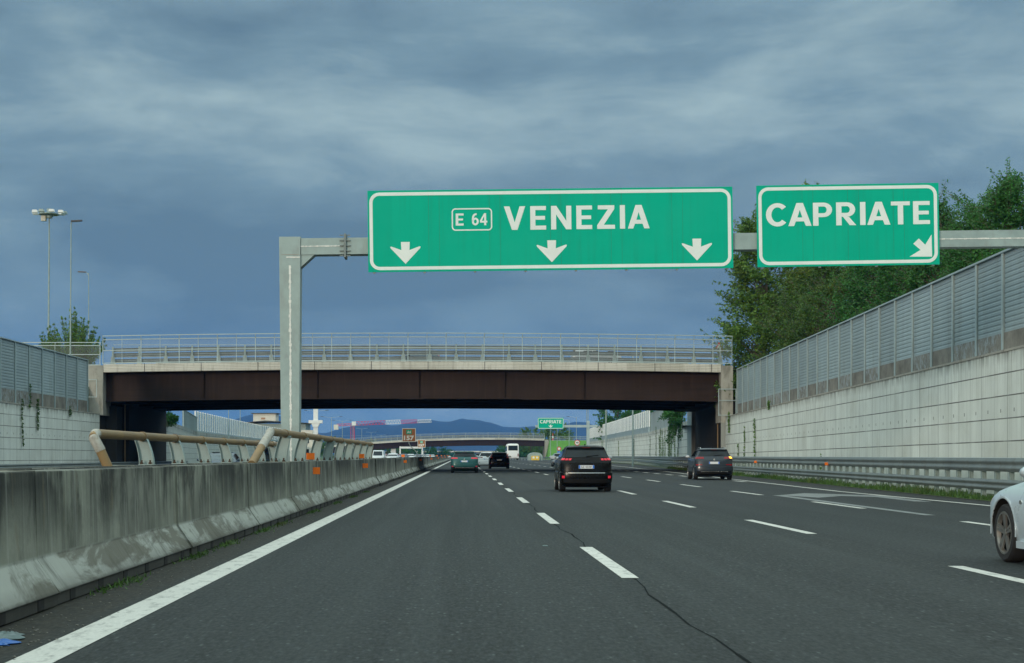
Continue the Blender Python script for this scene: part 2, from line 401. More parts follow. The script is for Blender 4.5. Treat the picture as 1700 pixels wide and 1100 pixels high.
def wall_mat(name,base,joint_w=.022):
    """panelled retaining wall: courses .69 m, panels 2.65 m, from UV = (length, height)"""
    m,nt,b=newmat(name); t=N(nt,'ShaderNodeTexCoord'); s=N(nt,'ShaderNodeSeparateXYZ'); L(nt,t.outputs['UV'],s.inputs[0])
    U,V=s.outputs[0],s.outputs[1]
    fv=mathn(nt,'FRACT',mathn(nt,'DIVIDE',mathn(nt,'SUBTRACT',V,.31-6.9),.69)); fu=mathn(nt,'FRACT',mathn(nt,'DIVIDE',U,2.65))
    fu2=mathn(nt,'FRACT',mathn(nt,'DIVIDE',U,1.325))
    jv=mathn(nt,'LESS_THAN',mathn(nt,'ABSOLUTE',mathn(nt,'SUBTRACT',fv,.5)),0); 
    dv=mathn(nt,'MINIMUM',fv,mathn(nt,'SUBTRACT',1,fv)); du=mathn(nt,'MINIMUM',fu,mathn(nt,'SUBTRACT',1,fu)); du2=mathn(nt,'MINIMUM',fu2,mathn(nt,'SUBTRACT',1,fu2))
    wn=noise(nt,t.outputs['UV'],.7,3); 
    jv=mathn(nt,'MULTIPLY',mapr(nt,dv,joint_w/.69*.5,joint_w/.69*1.15,1,0),mapr(nt,wn,.3,.55,.5,.85))
    ju=mathn(nt,'MULTIPLY',mapr(nt,du,.005,.011,1,0),.62); ju2=mathn(nt,'MULTIPLY',mapr(nt,du2,.008,.018,1,0),.36)
    cell=N(nt,'ShaderNodeCombineXYZ'); L(nt,mathn(nt,'FLOOR',mathn(nt,'DIVIDE',U,2.65)),cell.inputs[0]); L(nt,mathn(nt,'FLOOR',mathn(nt,'DIVIDE',mathn(nt,'SUBTRACT',V,.31-6.9),.69)),cell.inputs[1])
    wh=N(nt,'ShaderNodeTexWhiteNoise'); L(nt,cell.outputs[0],wh.inputs['Vector'])
    n1=noise(nt,coords(nt,'UV',(1,.35,1)),.8,6,.6); n2=noise(nt,coords(nt,'UV',(5,.25,1)),1.0,5,.6,.2)
    c=mixc(nt,mapr(nt,n1,.3,.7),tuple(x*.84 for x in base),tuple(x*1.08 for x in base))
    c=mixc(nt,mapr(nt,wh.outputs['Value'],0,1,0,.24),c,tuple(x*.62 for x in base))
    top=mapr(nt,V,2.9,4.3,.25,1)
    c=mixc(nt,mathn(nt,'MULTIPLY',mapr(nt,n2,.50,.70),mathn(nt,'MULTIPLY',top,.6)),c,(.16,.16,.125))
    n3=noise(nt,coords(nt,'UV',(.4,.5,1)),1.,5,.65); c=mixc(nt,mapr(nt,n3,.5,.72,0,.3),c,(.40,.39,.31))
    cr_=noise(nt,coords(nt,'UV',(2.2,.5,1),(4,1,0)),1.,4,.6); c=mixc(nt,mathn(nt,'MULTIPLY',mapr(nt,V,4.0,4.4),mapr(nt,cr_,.42,.6,.1,.7)),c,(.12,.115,.09))
    # lifting pockets
    pk=mathn(nt,'MULTIPLY',mathn(nt,'LESS_THAN',mathn(nt,'ABSOLUTE',mathn(nt,'SUBTRACT',fu2,.5)),.035),mathn(nt,'LESS_THAN',mathn(nt,'ABSOLUTE',mathn(nt,'SUBTRACT',V,2.62)),.055))
    jj=mathn(nt,'MAXIMUM',mathn(nt,'MAXIMUM',jv,ju),ju2)
    c=mixc(nt,jj,c,(.035,.035,.032)); c=mixc(nt,mathn(nt,'MULTIPLY',pk,.65),c,(.06,.06,.055))
    L(nt,c,b.inputs['Base Color']); b.inputs['Roughness'].default_value=.85
    inv=mathn(nt,'SUBTRACT',1,jj); bump(nt,b,inv,.5,.02)
    return m
M['wall']=wall_mat('pale panelled concrete',(.72,.76,.71))
M['wall_grey']=wall_mat('grey panelled concrete',(.42,.46,.45))
def acoustic(name,c):
    m,nt,b=newmat(name); n=noise(nt,coords(nt,'Position'),.5,5,.6); oi=N(nt,'ShaderNodeObjectInfo'); st=noise(nt,coords(nt,'Position',(1.5,1.5,.2)),1.0,5,.6)
    k=mixc(nt,mapr(nt,n,.3,.7),tuple(x*.85 for x in c),tuple(x*1.1 for x in c)); k=mixc(nt,mapr(nt,oi.outputs['Random'],0,1,0,.40),k,tuple(x*.55 for x in c)); k=mixc(nt,mapr(nt,st,.5,.72,0,.45),k,(.20,.215,.20))
    L(nt,k,b.inputs['Base Color']); b.inputs['Roughness'].default_value=.6; b.inputs['Specular IOR Level'].default_value=.3; return m
M['acoustic']=acoustic('acoustic panel metal',(.33,.415,.44))
M['acoustic_old']=pm('acoustic panel metal',(.40,.45,.46),.6,.0,.12,.5,(.26,.29,.30),.4,kind='Position')
def plinth_mat():
    m,nt,b=newmat('patchy plinth concrete'); P=coords(nt,'Position'); n=noise(nt,P,1.1,6,.65); n2=noise(nt,coords(nt,'Position',(1,1,.6)),5,6,.75,.6)
    oi=N(nt,'ShaderNodeObjectInfo')
    c=mixc(nt,mapr(nt,n,.35,.65),(.12,.115,.10),(.24,.23,.20))
    c=mixc(nt,mathn(nt,'MULTIPLY',mapr(nt,n2,.48,.58),mathn(nt,'GREATER_THAN',oi.outputs['Random'],.62)),c,(.29,.33,.34))
    L(nt,c,b.inputs['Base Color']); b.inputs['Roughness'].default_value=.9; bump(nt,b,n2,.4,.02)
    return m
M['plinth']=plinth_mat()
def clearpanel():
    m,nt,b=newmat('translucent acrylic sheet'); n=noise(nt,coords(nt,'Position'),.6,4)
    L(nt,mixc(nt,mapr(nt,n,.3,.7),(.34,.46,.48),(.46,.58,.60)),b.inputs['Base Color']); b.inputs['Roughness'].default_value=.25
    b.inputs['Alpha'].default_value=.55
    return m
M['acrylic']=clearpanel()
def meshmat():
    m,nt,b=newmat('fine wire mesh'); 
    n=noise(nt,coords(nt,'Position'),2,2); L(nt,mixc(nt,n,(.34,.38,.39),(.44,.48,.49)),b.inputs['Base Color'])
    b.inputs['Roughness'].default_value=.5
    b.inputs['Alpha'].default_value=.16
    return m
M['wire']=meshmat()
def leafmat(name,a,bcol,warm=None,amt=0):
    m,nt,b=newmat(name); g=N(nt,'ShaderNodeNewGeometry'); n=noise(nt,coords(nt,'Object'),.9,4)
    oi=N(nt,'ShaderNodeObjectInfo')
    f=mapr(nt,g.outputs['Random Per Island'],0,1)
    c=mixc(nt,f,a,bcol); c=mixc(nt,mapr(nt,n,.35,.65,0,.6),c,tuple(x*.5 for x in a))
    if warm: c=mixc(nt,mathn(nt,'MULTIPLY',mapr(nt,noise(nt,coords(nt,'Object',(1,1,1),(5,3,2)),.55,3),.55,.66),amt),c,warm)
    c=mixc(nt,mathn(nt,'MULTIPLY',oi.outputs['Random'],.15),c,(.05,.10,.015))
    L(nt,c,b.inputs['Base Color']); b.inputs['Roughness'].default_value=.6
    tr=N(nt,'ShaderNodeBsdfTranslucent'); L(nt,c,tr.inputs[0]); mx=nt.nodes.new('ShaderNodeMixShader'); mx.inputs[0].default_value=.3
    out=nt.nodes['Material Output']; L(nt,b.outputs[0],mx.inputs[1]); L(nt,tr.outputs[0],mx.inputs[2]); L(nt,mx.outputs[0],out.inputs[0])
    return m
M['leaf']=leafmat('broad leaves',(.062,.165,.020),(.20,.35,.05),(.22,.18,.02),.15)
M['leaf_olive']=leafmat('olive shrub leaves',(.034,.10,.013),(.11,.215,.03),(.34,.25,.02),.15)
M['leaf_dark']=leafmat('dark conifer sprays',(.025,.125,.023),(.075,.27,.046))
M['grass']=leafmat('grass blades',(.05,.12,.02),(.10,.20,.04),(.16,.13,.05),.4)
def terrain(name,a,c2,scale):
    m,nt,b=newmat(name); n=noise(nt,coords(nt,'Position'),scale,8,.6); n2=noise(nt,coords(nt,'Position'),scale*14,6,.6)
    c=mixc(nt,mapr(nt,n,.35,.65),a,c2); c=mixc(nt,mapr(nt,n2,.4,.7,0,.5),c,tuple(x*.6 for x in a))
    L(nt,c,b.inputs['Base Color']); b.inputs['Roughness'].default_value=.95
    return m
M['meadow']=terrain('meadow',(.045,.085,.02),(.08,.12,.035),.02)
M['verge']=terrain('verge soil and grass',(.035,.06,.018),(.07,.085,.03),.5)
M['bank']=terrain('mown grass bank',(.065,.19,.014),(.09,.25,.024),.08)
M['forest']=terrain('forested hills',(.008,.015,.018),(.013,.020,.022),.002)
# ------------------------------------------------------------------ setting: ground, road, markings
def kx(Y):                                   # retaining wall face, diverging with the exit lane
    pts=[(-30,16.18),(40,16.18),(115,19.8),(145,21.4),(160,22.6),(221,26.8),(383,31.3),(900,31.3)]
    for (a,xa),(b,xb) in zip(pts,pts[1:]):
        if Y<=b: return xa+(xb-xa)*(Y-a)/(b-a)
    return pts[-1][1]
def railx(Y): return kx(Y)-1.5
def kz(Y): return -.0042*max(0,min(75,Y-40))
g=MB(); g.quad((-7000,-400,-.03),(7000,-400,-.03),(7000,9500,-.03),(-7000,9500,-.03)); tag(g.build('ground',M['meadow']),kind='structure')
ys=[-20,0,20,40,60,80,100,115,145,160,221,300,383,500,700,1000,1600]
g=MB()
for a,b in zip(ys,ys[1:]):
    ea,eb=(min(railx(a)-.55,24) ,min(railx(b)-.55,24))
    g.quad((-27.0,a,0),(ea,a,0),(eb,b,0),(-27.0,b,0))
tag(g.build('road',M['asphalt']),kind='structure')
g=MB()
for a,b in zip(ys[:13],ys[1:13]):
    g.quad((railx(a)-.75,a,.012),(kx(a)+.3,a,.03),(kx(b)+.3,b,.03),(railx(b)-.75,b,.012))
tag(g.build('verge',M['verge']),kind='structure')
g=MB(); g.quad((-2.68,-4,.005),(-2.40,-4,.005),(-2.40,900,.005),(-2.68,900,.005)); tag(g.build('edge_line',M['mark']),kind='structure')
def sol(Y): return 12.82 if Y<52 else (12.82+(Y-52)*.0425 if Y<160 else 17.4+(Y-160)*.03)
g=MB(); yy=[-4,20,40,52,60,70,80,90,100,115,130,145,160,200,250,300]
for a,b in zip(yy,yy[1:]): g.quad((sol(a)-.09,a,.005),(sol(a)+.09,a,.005),(sol(b)+.09,b,.005),(sol(b)-.09,b,.005))
tag(g.build('edge_line',M['mark']),kind='structure')
g=MB()
for X,s0,w in ((1.66,3.1,.17),(5.43,11.7,.17),(9.25,11.0,.17)):
    y=s0-12.1
    while y<620:
        j=RN.uniform(-.015,.015)
        g.quad((X-w/2+j,y,.005),(X+w/2+j,y,.005),(X+w/2-j,y+5.15,.005),(X-w/2-j,y+5.15,.005)); y+=12.1
y=71
while y<300:
    g.quad((13.03,y,.005),(13.27,y,.005),(13.27,y+3,.005),(13.03,y+3,.005)); y+=6.15
for X in (-9.6,-13.4,-17.2):
    y=20
    while y<500: g.quad((X-.08,y,.005),(X+.08,y,.005),(X+.08,y+4.5,.005),(X-.08,y+4.5,.005)); y+=12
tag(g.build('lane_line',M['mark']),kind='structure')
# faded bent direction arrow in the outer lane
g=MB(); z=.0045
g.poly([(9.43,31.2,z),(9.66,31.2,z),(9.83,46.6,z),(9.50,46.2,z)])
g.poly([(9.50,46.2,z),(9.83,46.6,z),(9.72,47.0,z),(9.45,46.6,z)])
g.poly([(9.72,46.9,z+.0008),(10.3,44.2,z+.0008),(11.4,46.0,z+.0008),(11.1,49.6,z+.0008)])
g.poly([(11.42,46.1,z),(12.15,45.0,z),(12.0,40.6,z),(12.35,40.2,z),(12.75,46.6,z),(11.12,49.5,z)])
tag(g.build('arrow_marking',M['mark_old']),kind='structure')
# crack seal running along the lane joint
g=MB(); P=[]; y=3.
while y<75: P.append((1.665+.035*math.sin(y*.9)+.02*math.sin(y*2.7)+RN.uniform(-.012,.012),y)); y+=.8
for (xa,ya),(xb,yb) in zip(P,P[1:]):
    w=.009+.004*math.sin(ya*1.7); g.quad((xa-w,ya,.003),(xa+w,ya,.003),(xb+w,yb,.003),(xb-w,yb,.003))
tag(g.build('crack_seal',M['crack']),kind='structure')
g=MB()
for k in range(60):
    x=RN.uniform(-3.2,-2.72); y=RN.uniform(6.5,60); r=RN.uniform(.008,.03)
    n=5; g.poly([(x+r*math.cos(t*2*pi/n+k)*RN.uniform(.6,1.2),y+r*1.6*math.sin(t*2*pi/n+k),.006) for t in range(n)])
    
# terraces above the cutting and the approach banks of the overpass
def terrace(sgn):
    g=MB()
    if sgn>0:
        P=[(kx(y)+.35,y) for y in (-30,40,115)]; far=140
        g.poly([(P[0][0],P[0][1],4.3),(far,-30,4.3),(far,115,4.3),(P[2][0],115,4.0),(P[1][0],40,4.3)])
        g.poly([(20.3,141,4.0),(far,141,4.0),(far,520,4.0),(kx(383)+.35,383,4.0),(kx(221)+.35,221,4.0),(kx(160)+.35,160,4.0)])
    else:
        g.poly([(-27.35,-30,4.3),(-27.35,115,4.3),(-140,115,4.3),(-140,-30,4.3)])
        g.poly([(-28.4,141,4.0),(-38.9,224,4.0),(-43.4,320,4.0),(-43.4,420,4.0),(-140,420,4.0),(-140,141,4.0)])
    tag(g.build('terrain',M['verge']),kind='structure')
terrace(1); terrace(-1)
for sgn,x0 in ((1,23.5),(-1,-28.0)):
    g=MB(); x1=140*sgn
    g.quad((x0,112.6,4.2),(x1,112.6,4.2),(x1,116.6,8.0),(x0,116.6,8.0))
    g.quad((x0,116.6,8.0),(x1,116.6,8.0),(x1,140,8.0),(x0,140,8.0))
    g.quad((x0,140,8.0),(x1,140,8.0),(x1,146,4.0),(x0,146,4.0))
    g.quad((x0,112.6,4.2),(x0,116.6,8.0),(x0,140,8.0),(x0,146,4.0))
    tag(g.build('embankment',M['bank'] if sgn>0 else M['verge']),kind='structure')

# ------------------------------------------------------------------ retaining walls
def retaining(name,label,path,top,mat,z0=-.05):
    t=thing(name,label,'retaining wall',(path[0][0],path[0][1],0))
    g=MB(); g.sweep(path,[(0,z0),(0,top),(.32,top),(.32,z0)],closed=False); g.build('wall_face',mat,t)
    return t
RP=[(kx(y),y,kz(y)) for y in (-20,40,60,80,100,114.88)]
wr=retaining('retaining_wall','long pale panelled retaining wall below the noise barrier beside the exit lane',RP,4.4,M['wall'])
LP=[(-27,y,kz(y)*.35) for y in (114,100,80,40,-20)]
wl=retaining('retaining_wall','pale panelled retaining wall stained by creepers across the opposite carriageway',LP,4.4,M['wall'])
RB=[(kx(y),y,-.3) for y in (146,153,160,180,200,221,260,300,340,383)]
wb=retaining('retaining_wall','vine covered pale retaining wall seen through the overpass under glassy panels',RB,4.85,M['wall'])
LB=[(-43,330,-.2),(-38.5,224,-.2),(-32.5,178,-.2),(-28.4,146,-.2)]
wc=retaining('retaining_wall','grey retaining wall of the opposite carriageway seen beyond the overpass',LB,4.85,M['wall_grey'])
for w,path in ((wr,RP),(wl,LP)):
    g=MB()
    g.sweep(path,[(-.03,4.40),(-.03,4.47),(.30,4.47),(.30,4.40)],closed=True); g.build('coping',M['conc'],w)

# ------------------------------------------------------------------ acoustic noise barriers on the walls
def noise_barrier(label,pts,ztop,zbot,cap=True,off=.14):
    """pts: consecutive post positions (x,y,dz)"""
    t=thing('noise_barrier',label,'noise barrier',(pts[0][0],pts[0][1],zbot))
    a0,b0=Vector(pts[0]),Vector(pts[-1]); d=(b0-a0); d.z=0; d.normalize(); 
    n=Vector((d.y,-d.x,0))
    if n.x*a0.x<0: n=-n                              # away from the road
    ang=math.atan2(d.y,d.x); pz=[p[2] for p in pts]
    sp=(Vector(pts[1])-Vector(pts[0])); sp.z=0; sp=sp.length
    H=ztop-4.36
    g=MB(); g.box(-.07,.07,-.02,.015,0,H+.02); g.box(-.02,.02,.015,.13,0,H+.02); g.box(-.07,.07,.13,.16,0,H+.02)
    post=g.build('post',M['galv_pale'],t,local=True)
    sgn=1 if Vector((math.cos(ang+pi/2),math.sin(ang+pi/2),0)).dot(n)>0 else -1
    g=MB(); z0=zbot-4.36; ZZ=[]; z=z0; k=0; st=(H-z0)/16
    for k in range(16):
        ZZ+= [(.045,z0+k*st),(.045,z0+k*st+st*.55),(.060,z0+k*st+st*.66),(.060,z0+k*st+st*.90)]
    ZZ.append((.045,H))
    for (ya,za),(yb,zb) in zip(ZZ,ZZ[1:]):
        g.quad((.07,sgn*ya,za),(sp-.07,sgn*ya,za),(sp-.07,sgn*yb,zb),(.07,sgn*yb,zb))
    g.box(.07,sp-.07,sgn*.10 if sgn>0 else -.12,.12 if sgn>0 else -.10,z0,H)
    panel=g.build('panel',M['acoustic'],t,local=True)
    g=MB(); g.box(.071,sp-.071,*(sorted((sgn*.03,sgn*.30))),0,z0-.004); plinth=g.build('plinth',M['plinth'],t,local=True)
    for i,p in enumerate(pts):
        P=Vector((p[0],p[1],4.36+p[2]))+n*off-Vector(t.location)
        c=partcopy(post,P,t,ang if sgn>0 else ang+pi)
        if i<len(pts)-1:
            partcopy(panel,P,t,ang); partcopy(plinth,P,t,ang)
    for o in (post,panel,plinth):
        bpy.data.objects.remove(o)
    if cap:
        g=MB(); q=[Vector((p[0],p[1],ztop+p[2]+.045))+n*(off+.06) for p in (pts[0],pts[-1])]; g.bar(q[0],q[1],.2,.06); g.build('cap_rail',M['galv_pale'],t)
    return t
P=[]; y=47.2-2.83*9
while y<111.5: P.append((kx(y),y,kz(y)*.4)); y+=2.83
noise_barrier('tall grey ribbed noise barrier with steel posts above the pale wall beside the trees',[p for p in P if p[1]>39],7.46,5.02)
noise_barrier('short near stretch of ribbed grey noise barrier before the gantry',[p for p in P if p[1]<42.5],7.46,5.02)
noise_barrier('grey ribbed noise barrier with rusty top edge across the opposite carriageway',[(-27,111-3.0*k,kz(111-3*k)*.35) for k in range(0,22)],8.2,5.3)
# translucent barriers further on
def clear_barrier(label,path,ztop,zbot,step):
    t=thing('glazed_noise_barrier',label,'noise barrier',(path[0][0],path[0][1],zbot))
    seg=[]; 
    for a,b in zip(path,path[1:]):
        a,b=Vector(a),Vector(b); n=max(1,int((b-a).length/step))
        for k in range(n): seg.append(a+(b-a)*k/n)
    seg.append(Vector(path[-1]))
    g=MB(); g.box(-.10,.10,-.10,.10,0,ztop-zbot+.12); post=g.build('post',M['white_paint'],t,local=True)
    for p in seg: partcopy(post,(p.x-t.location.x,p.y-t.location.y,p.z),t)
    bpy.data.objects.remove(post)
    g=MB()
    for a,b in zip(seg,seg[1:]):
        g.prism([(a.x,a.y,zbot+.05+a.z),(b.x,b.y,zbot+.05+b.z),(b.x,b.y,ztop+b.z),(a.x,a.y,ztop+a.z)],(.03,0,0))
    g.build('clear_panel',M['acrylic'],t)
    g=MB()
    for a,b in zip(seg,seg[1:]):
        g.prism([(a.x-.15,a.y,4.5),(b.x-.15,b.y,4.5),(b.x-.15,b.y,zbot+b.z),(a.x-.15,a.y,zbot+a.z)],(.3,0,0))
    g.build('plinth',M['acoustic'],t)
clear_barrier('translucent panelled noise barrier with white posts above the vine covered wall',[(27.05,221,0),(28.9,285,0),(31.5,383,0)],7.7,5.4,3.0)
clear_barrier('translucent noise barrier with white posts in front of the far white building',[(-38.7,222,0),(-40.9,270,0),(-43.2,330,0),(-43.2,380,0)],7.6,4.9,3.0)
P=[(kx(y)+.1,y,-.35) for y in [160+3*k for k in range(20)]]
noise_barrier('plain grey noise barrier stretch beyond the overpass between ivy and glazing',P,7.5,4.9)
P=[(-32.6-(y-180)*.13,y,-.3) for y in [180+3*k for k in range(13)]]
noise_barrier('short grey noise barrier beyond the overpass on the opposite side',P,6.9,4.9)

# ------------------------------------------------------------------ steel guardrails
def wbeam(zc,h,x,waves):
    """corrugated beam profile, road side at smaller offset"""
    out=[]; n=waves*6
    for k in range(n+1):
        out.append((x-.045*(.5-.5*math.cos(2*pi*waves*k/n)),zc-h/2+h*k/n))
    return out
def guardrail(label,path,beams,step,postmat='galv',railmat='galv_rail',side=1):
    t=thing('guardrail',label,'guardrail',(path[0][0],path[0][1],0))
    for zc,h,off,w in beams:
        g=MB(); pr=wbeam(zc,h,off,w); pr=pr+[(o+.012,z) for o,z in reversed(pr)]
        if side<0: pr=[(-o,z) for o,z in pr]
        g.sweep(path,pr,closed=True); g.build('rail',M[railmat],t,smooth=50)
    ztop=max(b[0]+b[1]/2 for b in beams)
    g=MB(); w=.055
    g.box(-.06,.06,.02,.05,0,ztop-.05); g.box(-.012,.012,.05,.13,0,ztop-.05); g.box(-.06,.06,.13,.15,0,ztop-.05)
    post=g.build('post',M[postmat],t,local=True)
    pos=[]
    for a,b in zip(path,path[1:]):
        a,b=Vector(a),Vector(b); n=max(1,round((b-a).length/step))
        for k in range(n): pos.append((a+(b-a)*k/n,math.atan2(b.y-a.y,b.x-a.x)))
    for p,an in pos[:100]:
        partcopy(post,(p.x-t.location.x,p.y-t.location.y,p.z),t,an-(pi if side>0 else 0))
    bpy.data.objects.remove(post)
    return t
GP=[(railx(y),y,0) for y in (22,40,58,76,95,115,133)]
gr=guardrail('rusty grey three beam steel guardrail beside the exit lane below the pale wall',GP,[(.965,.37,-.02,2),(.41,.31,-.06,2)],1.33)
g=MB(); g.sweep(GP,[(-.02,1.145),(.10,1.15),(.10,1.165),(-.02,1.16)],closed=True); g.build('cap_rail',M['galv_pale'],gr)
GP2=[(railx(y),y,0) for y in (133.2,145,160,190,221,260,300)]
guardrail('grey steel guardrail continuing along the exit ramp beyond the overpass',GP2,[(.95,.36,-.02,2),(.5,.3,-.05,2)],2.0)
guardrail('thin grey guardrail at the foot of the wall across the opposite carriageway',[(-25.3,60,0),(-25.3,141,0)],[(.60,.30,0,2)],4.0,side=-1)
guardrail('far grey guardrail round the exit nose with the yellow crash cushion',[(10.5,430,0),(17,392,0),(24,420,0)],[(.62,.32,0,2)],4.0)
# small reflectors on the guardrail
for k,y in enumerate((66.5,88,108,126)):
    t=thing('guardrail_reflector',['small orange reflector on guardrail just past the dark grey car','small orange reflector on guardrail behind the dark grey car','small orange reflector on guardrail in the overpass shade','small orange reflector on guardrail deep under the overpass'][k],'reflector',(railx(y)-.1,y,.86),0,'orange reflectors on the guardrail')
    g=MB(); g.box(-.10,.10,-.02,.0,-.06,.06); g.build('lens',M['orange'],t,local=True)
    g=MB(); g.box(-.02,.10,.001,.02,-.02,.10); g.build('bracket',M['galv'],t,local=True)

# ------------------------------------------------------------------ concrete median barriers
def barrier_mesh(xf,back,length,name):
    """New-Jersey profile, traffic face toward +X, in local coordinates (x relative to foot)"""
    # (depth behind the foot, height)
    pr=[(-.0,.10),(-.185,.37),(-.205,1.085)]
    full=pr+[(-.60,1.085),(-.62,.37),(-.80,.10)]
    g=MB(); n=len(full)
    L0,L1=.0,length-.025
    for y in (L0,L1): 
        for x,z in full: g.v.append((x,y,z))
    for k in range(n):
        l=(k+1)%n; g.f.append((k,n+k,n+l,l)); g.m.append(0)
    g.f.append(tuple(range(n-1,-1,-1))); g.f.append(tuple(range(n,2*n))); g.m+= [0,0]
    # continuous foot with drainage slots, their inner shade given by raised black boxes
    g.box(-.78,-.022,.02,length-.02,0,.1005)
    st=length/6
    for k in range(6): g.box(-.03,-.016,k*st+.42,k*st+.60,.004,.099,1)
    return g
g=barrier_mesh(0,0,6.08,'x')
proto=g.build('concrete_barrier',[M['barrier'],M['dark_recess']])
bv=proto.modifiers.new('edge','BEVEL'); bv.width=.018; bv.segments=2; bv.limit_method='ANGLE'; bv.angle_limit=rad(15)
tag(proto,'stained grey concrete median barrier segment running along the white edge line','barrier','concrete barrier segments along the median')
proto.location=(-3.26,.2+6.1*18,0)
special={1:'closest dark streaked concrete barrier segment beside the blue litter',2:'dark streaked concrete barrier segment with pale scraped skirt past the blue litter',3:'concrete barrier segment under the start of the tan tube rail'}
for k in range(0,75):
    if k==18: continue
    o=proto.copy(); COL.objects.link(o); y=.2+6.1*k
    o.location=(-3.26+RN.uniform(-.028,.028),y,RN.uniform(-.014,.010)); 
    if k in special: o['label']=special[k]
for k in range(1,40):
    o=proto.copy(); COL.objects.link(o); o.location=(-5.20,.9+6.1*k,-.03)
    o['label']='concrete barrier segment of the opposite carriageway standing behind the tan tube rail'; o['group']='concrete barrier segments of the opposite carriageway'

# tan tube guards on top of the barriers
def tube_guard(label,cx,y0,y1,zb,zt,nb,spacing,first,lean,foot=(0,0)):
    t=thing('tube_guardrail',label,'tube rail',(cx,y0,zb))
    g=MB(); r=.075
    xt=cx+lean
    pts=[(cx+foot[0],y0+foot[1],zb-.02),(cx+foot[0]*.45+lean*.55,y0+.10+(foot[1]-.1)*.45,zb+(zt-zb)*.5),(xt,y0+.10,zt-.06),(xt,y0+.20,zt-.005),(xt,y0+.36,zt)]
    y=y0+3.
    while y<y1-.6: pts.append((xt,y,zt)); y+=3
    pts+=[(xt,y1-.36,zt),(xt,y1-.18,zt-.005),(xt,y1-.1,zt-.06),(cx,y1+.06,zb-.02)]
    g.tube(pts[2:],r,14); g.build('tube',M['rust_tube'],t,smooth=60)
    g=MB(); a,b=Vector(pts[0]),Vector(pts[1]); g.tube([a,a+(b-a)*.95],r,14); g.build('tube_end',M['rust_tube'],t,smooth=60)
    g=MB(); g.tube([Vector(pts[0])+(Vector(pts[1])-Vector(pts[0]))*.96,pts[1],pts[2],pts[3],(xt,y0+.27,zt)],r+.006,14); g.build('end_sleeve',M['tube_white'],t,smooth=60)
    # curved bracket: plate with flanges
    g=MB(); H=zt-zb-.045; n=8; dx=lean
    def cv(f): return dx*(1-(1-f)**2)*.9
    w=lambda f:.125-.018*f
    cc=lambda f: dx*1.25*f**1.8
    for k in range(n):
        f0,f1=k/n,(k+1)/n
        for sx in (-1,1):
            g.prism([(cc(f0)+sx*w(f0)-.006,-.07,f0*H),(cc(f0)+sx*w(f0)+.006,-.07,f0*H),(cc(f1)+sx*w(f1)+.006,-.07,f1*H),(cc(f1)+sx*w(f1)-.006,-.07,f1*H)],(0,.14,0))
        g.prism([(cc(f0)-w(f0)+.007,-.006,f0*H),(cc(f0)+w(f0)-.007,-.006,f0*H),(cc(f1)+w(f1)-.007,-.006,f1*H),(cc(f1)-w(f1)+.007,-.006,f1*H)],(0,.012,0))
    g.box(-.13,.13,-.12,.12,-.012,.012)
    br=g.build('bracket',M['galv'],t,local=True)
    bo=[]
    for sy in (-1,1):
        g=MB(); g.lathe([(.012,.030),(.045,.030),(.045,.016),(.085,.016)],8,'Z',(sy*.075,-.095,0))
        bo.append(g.build('bolt',M['bolt'],br,local=True))
    g=MB(); g.lathe([(-.055,.0765),(-.055,.088),(.055,.088),(.055,.0765)],14,'Y'); cl=g.build('clamp',M['rust_tube'],br,local=True); cl.location=(lean,0,zt-zb)
    for k in range(nb): partcopy(br,(0,first+k*spacing-y0,0),t)
    for o in (*bo,cl,br): bpy.data.objects.remove(o)
    return t
tube_guard('tan tube rail on curved brackets shielding the gantry post on the near barrier',-3.70,28.6,61.5,1.085,1.67,9,3.62,31.2,.085,(-.06,-1.25))
tube_guard('tan tube rail with white bent end on the barrier of the opposite carriageway',-5.62,23.6,50.5,1.055,1.56,8,3.1,27.3,-.085,(.12,.18))

# orange delineators on the median barrier
DL=['large orange double reflector on barrier below the gantry post','orange double reflector on barrier at the end of the tan tube rail','orange double reflector on barrier before the brown kilometre sign','single low red orange reflector on barrier below the brown kilometre sign','orange double reflector on the shaded barrier under the overpass']
for k,y in enumerate((35.3,53.3,90.7,125,168,214,260,307,366,404)):
    t=thing('delineator',DL[k] if k<5 else 'tiny orange double reflector on the far median barrier','reflector',(-3.50,y,1.0),0,'orange delineators on the median barrier')
    g=MB()
    if k!=3: g.box(-.09,.10,-.012,.0,.13,.28)
    g.box(-.02+.055,.225,-.012,.0,-.21,-.05); g.build('lens',M['orange'],t,local=True)
    if k!=3:
        g=MB(); g.box(-.03,.03,.001,.03,.07,.25); g.build('bracket',M['galv'],t,local=True)
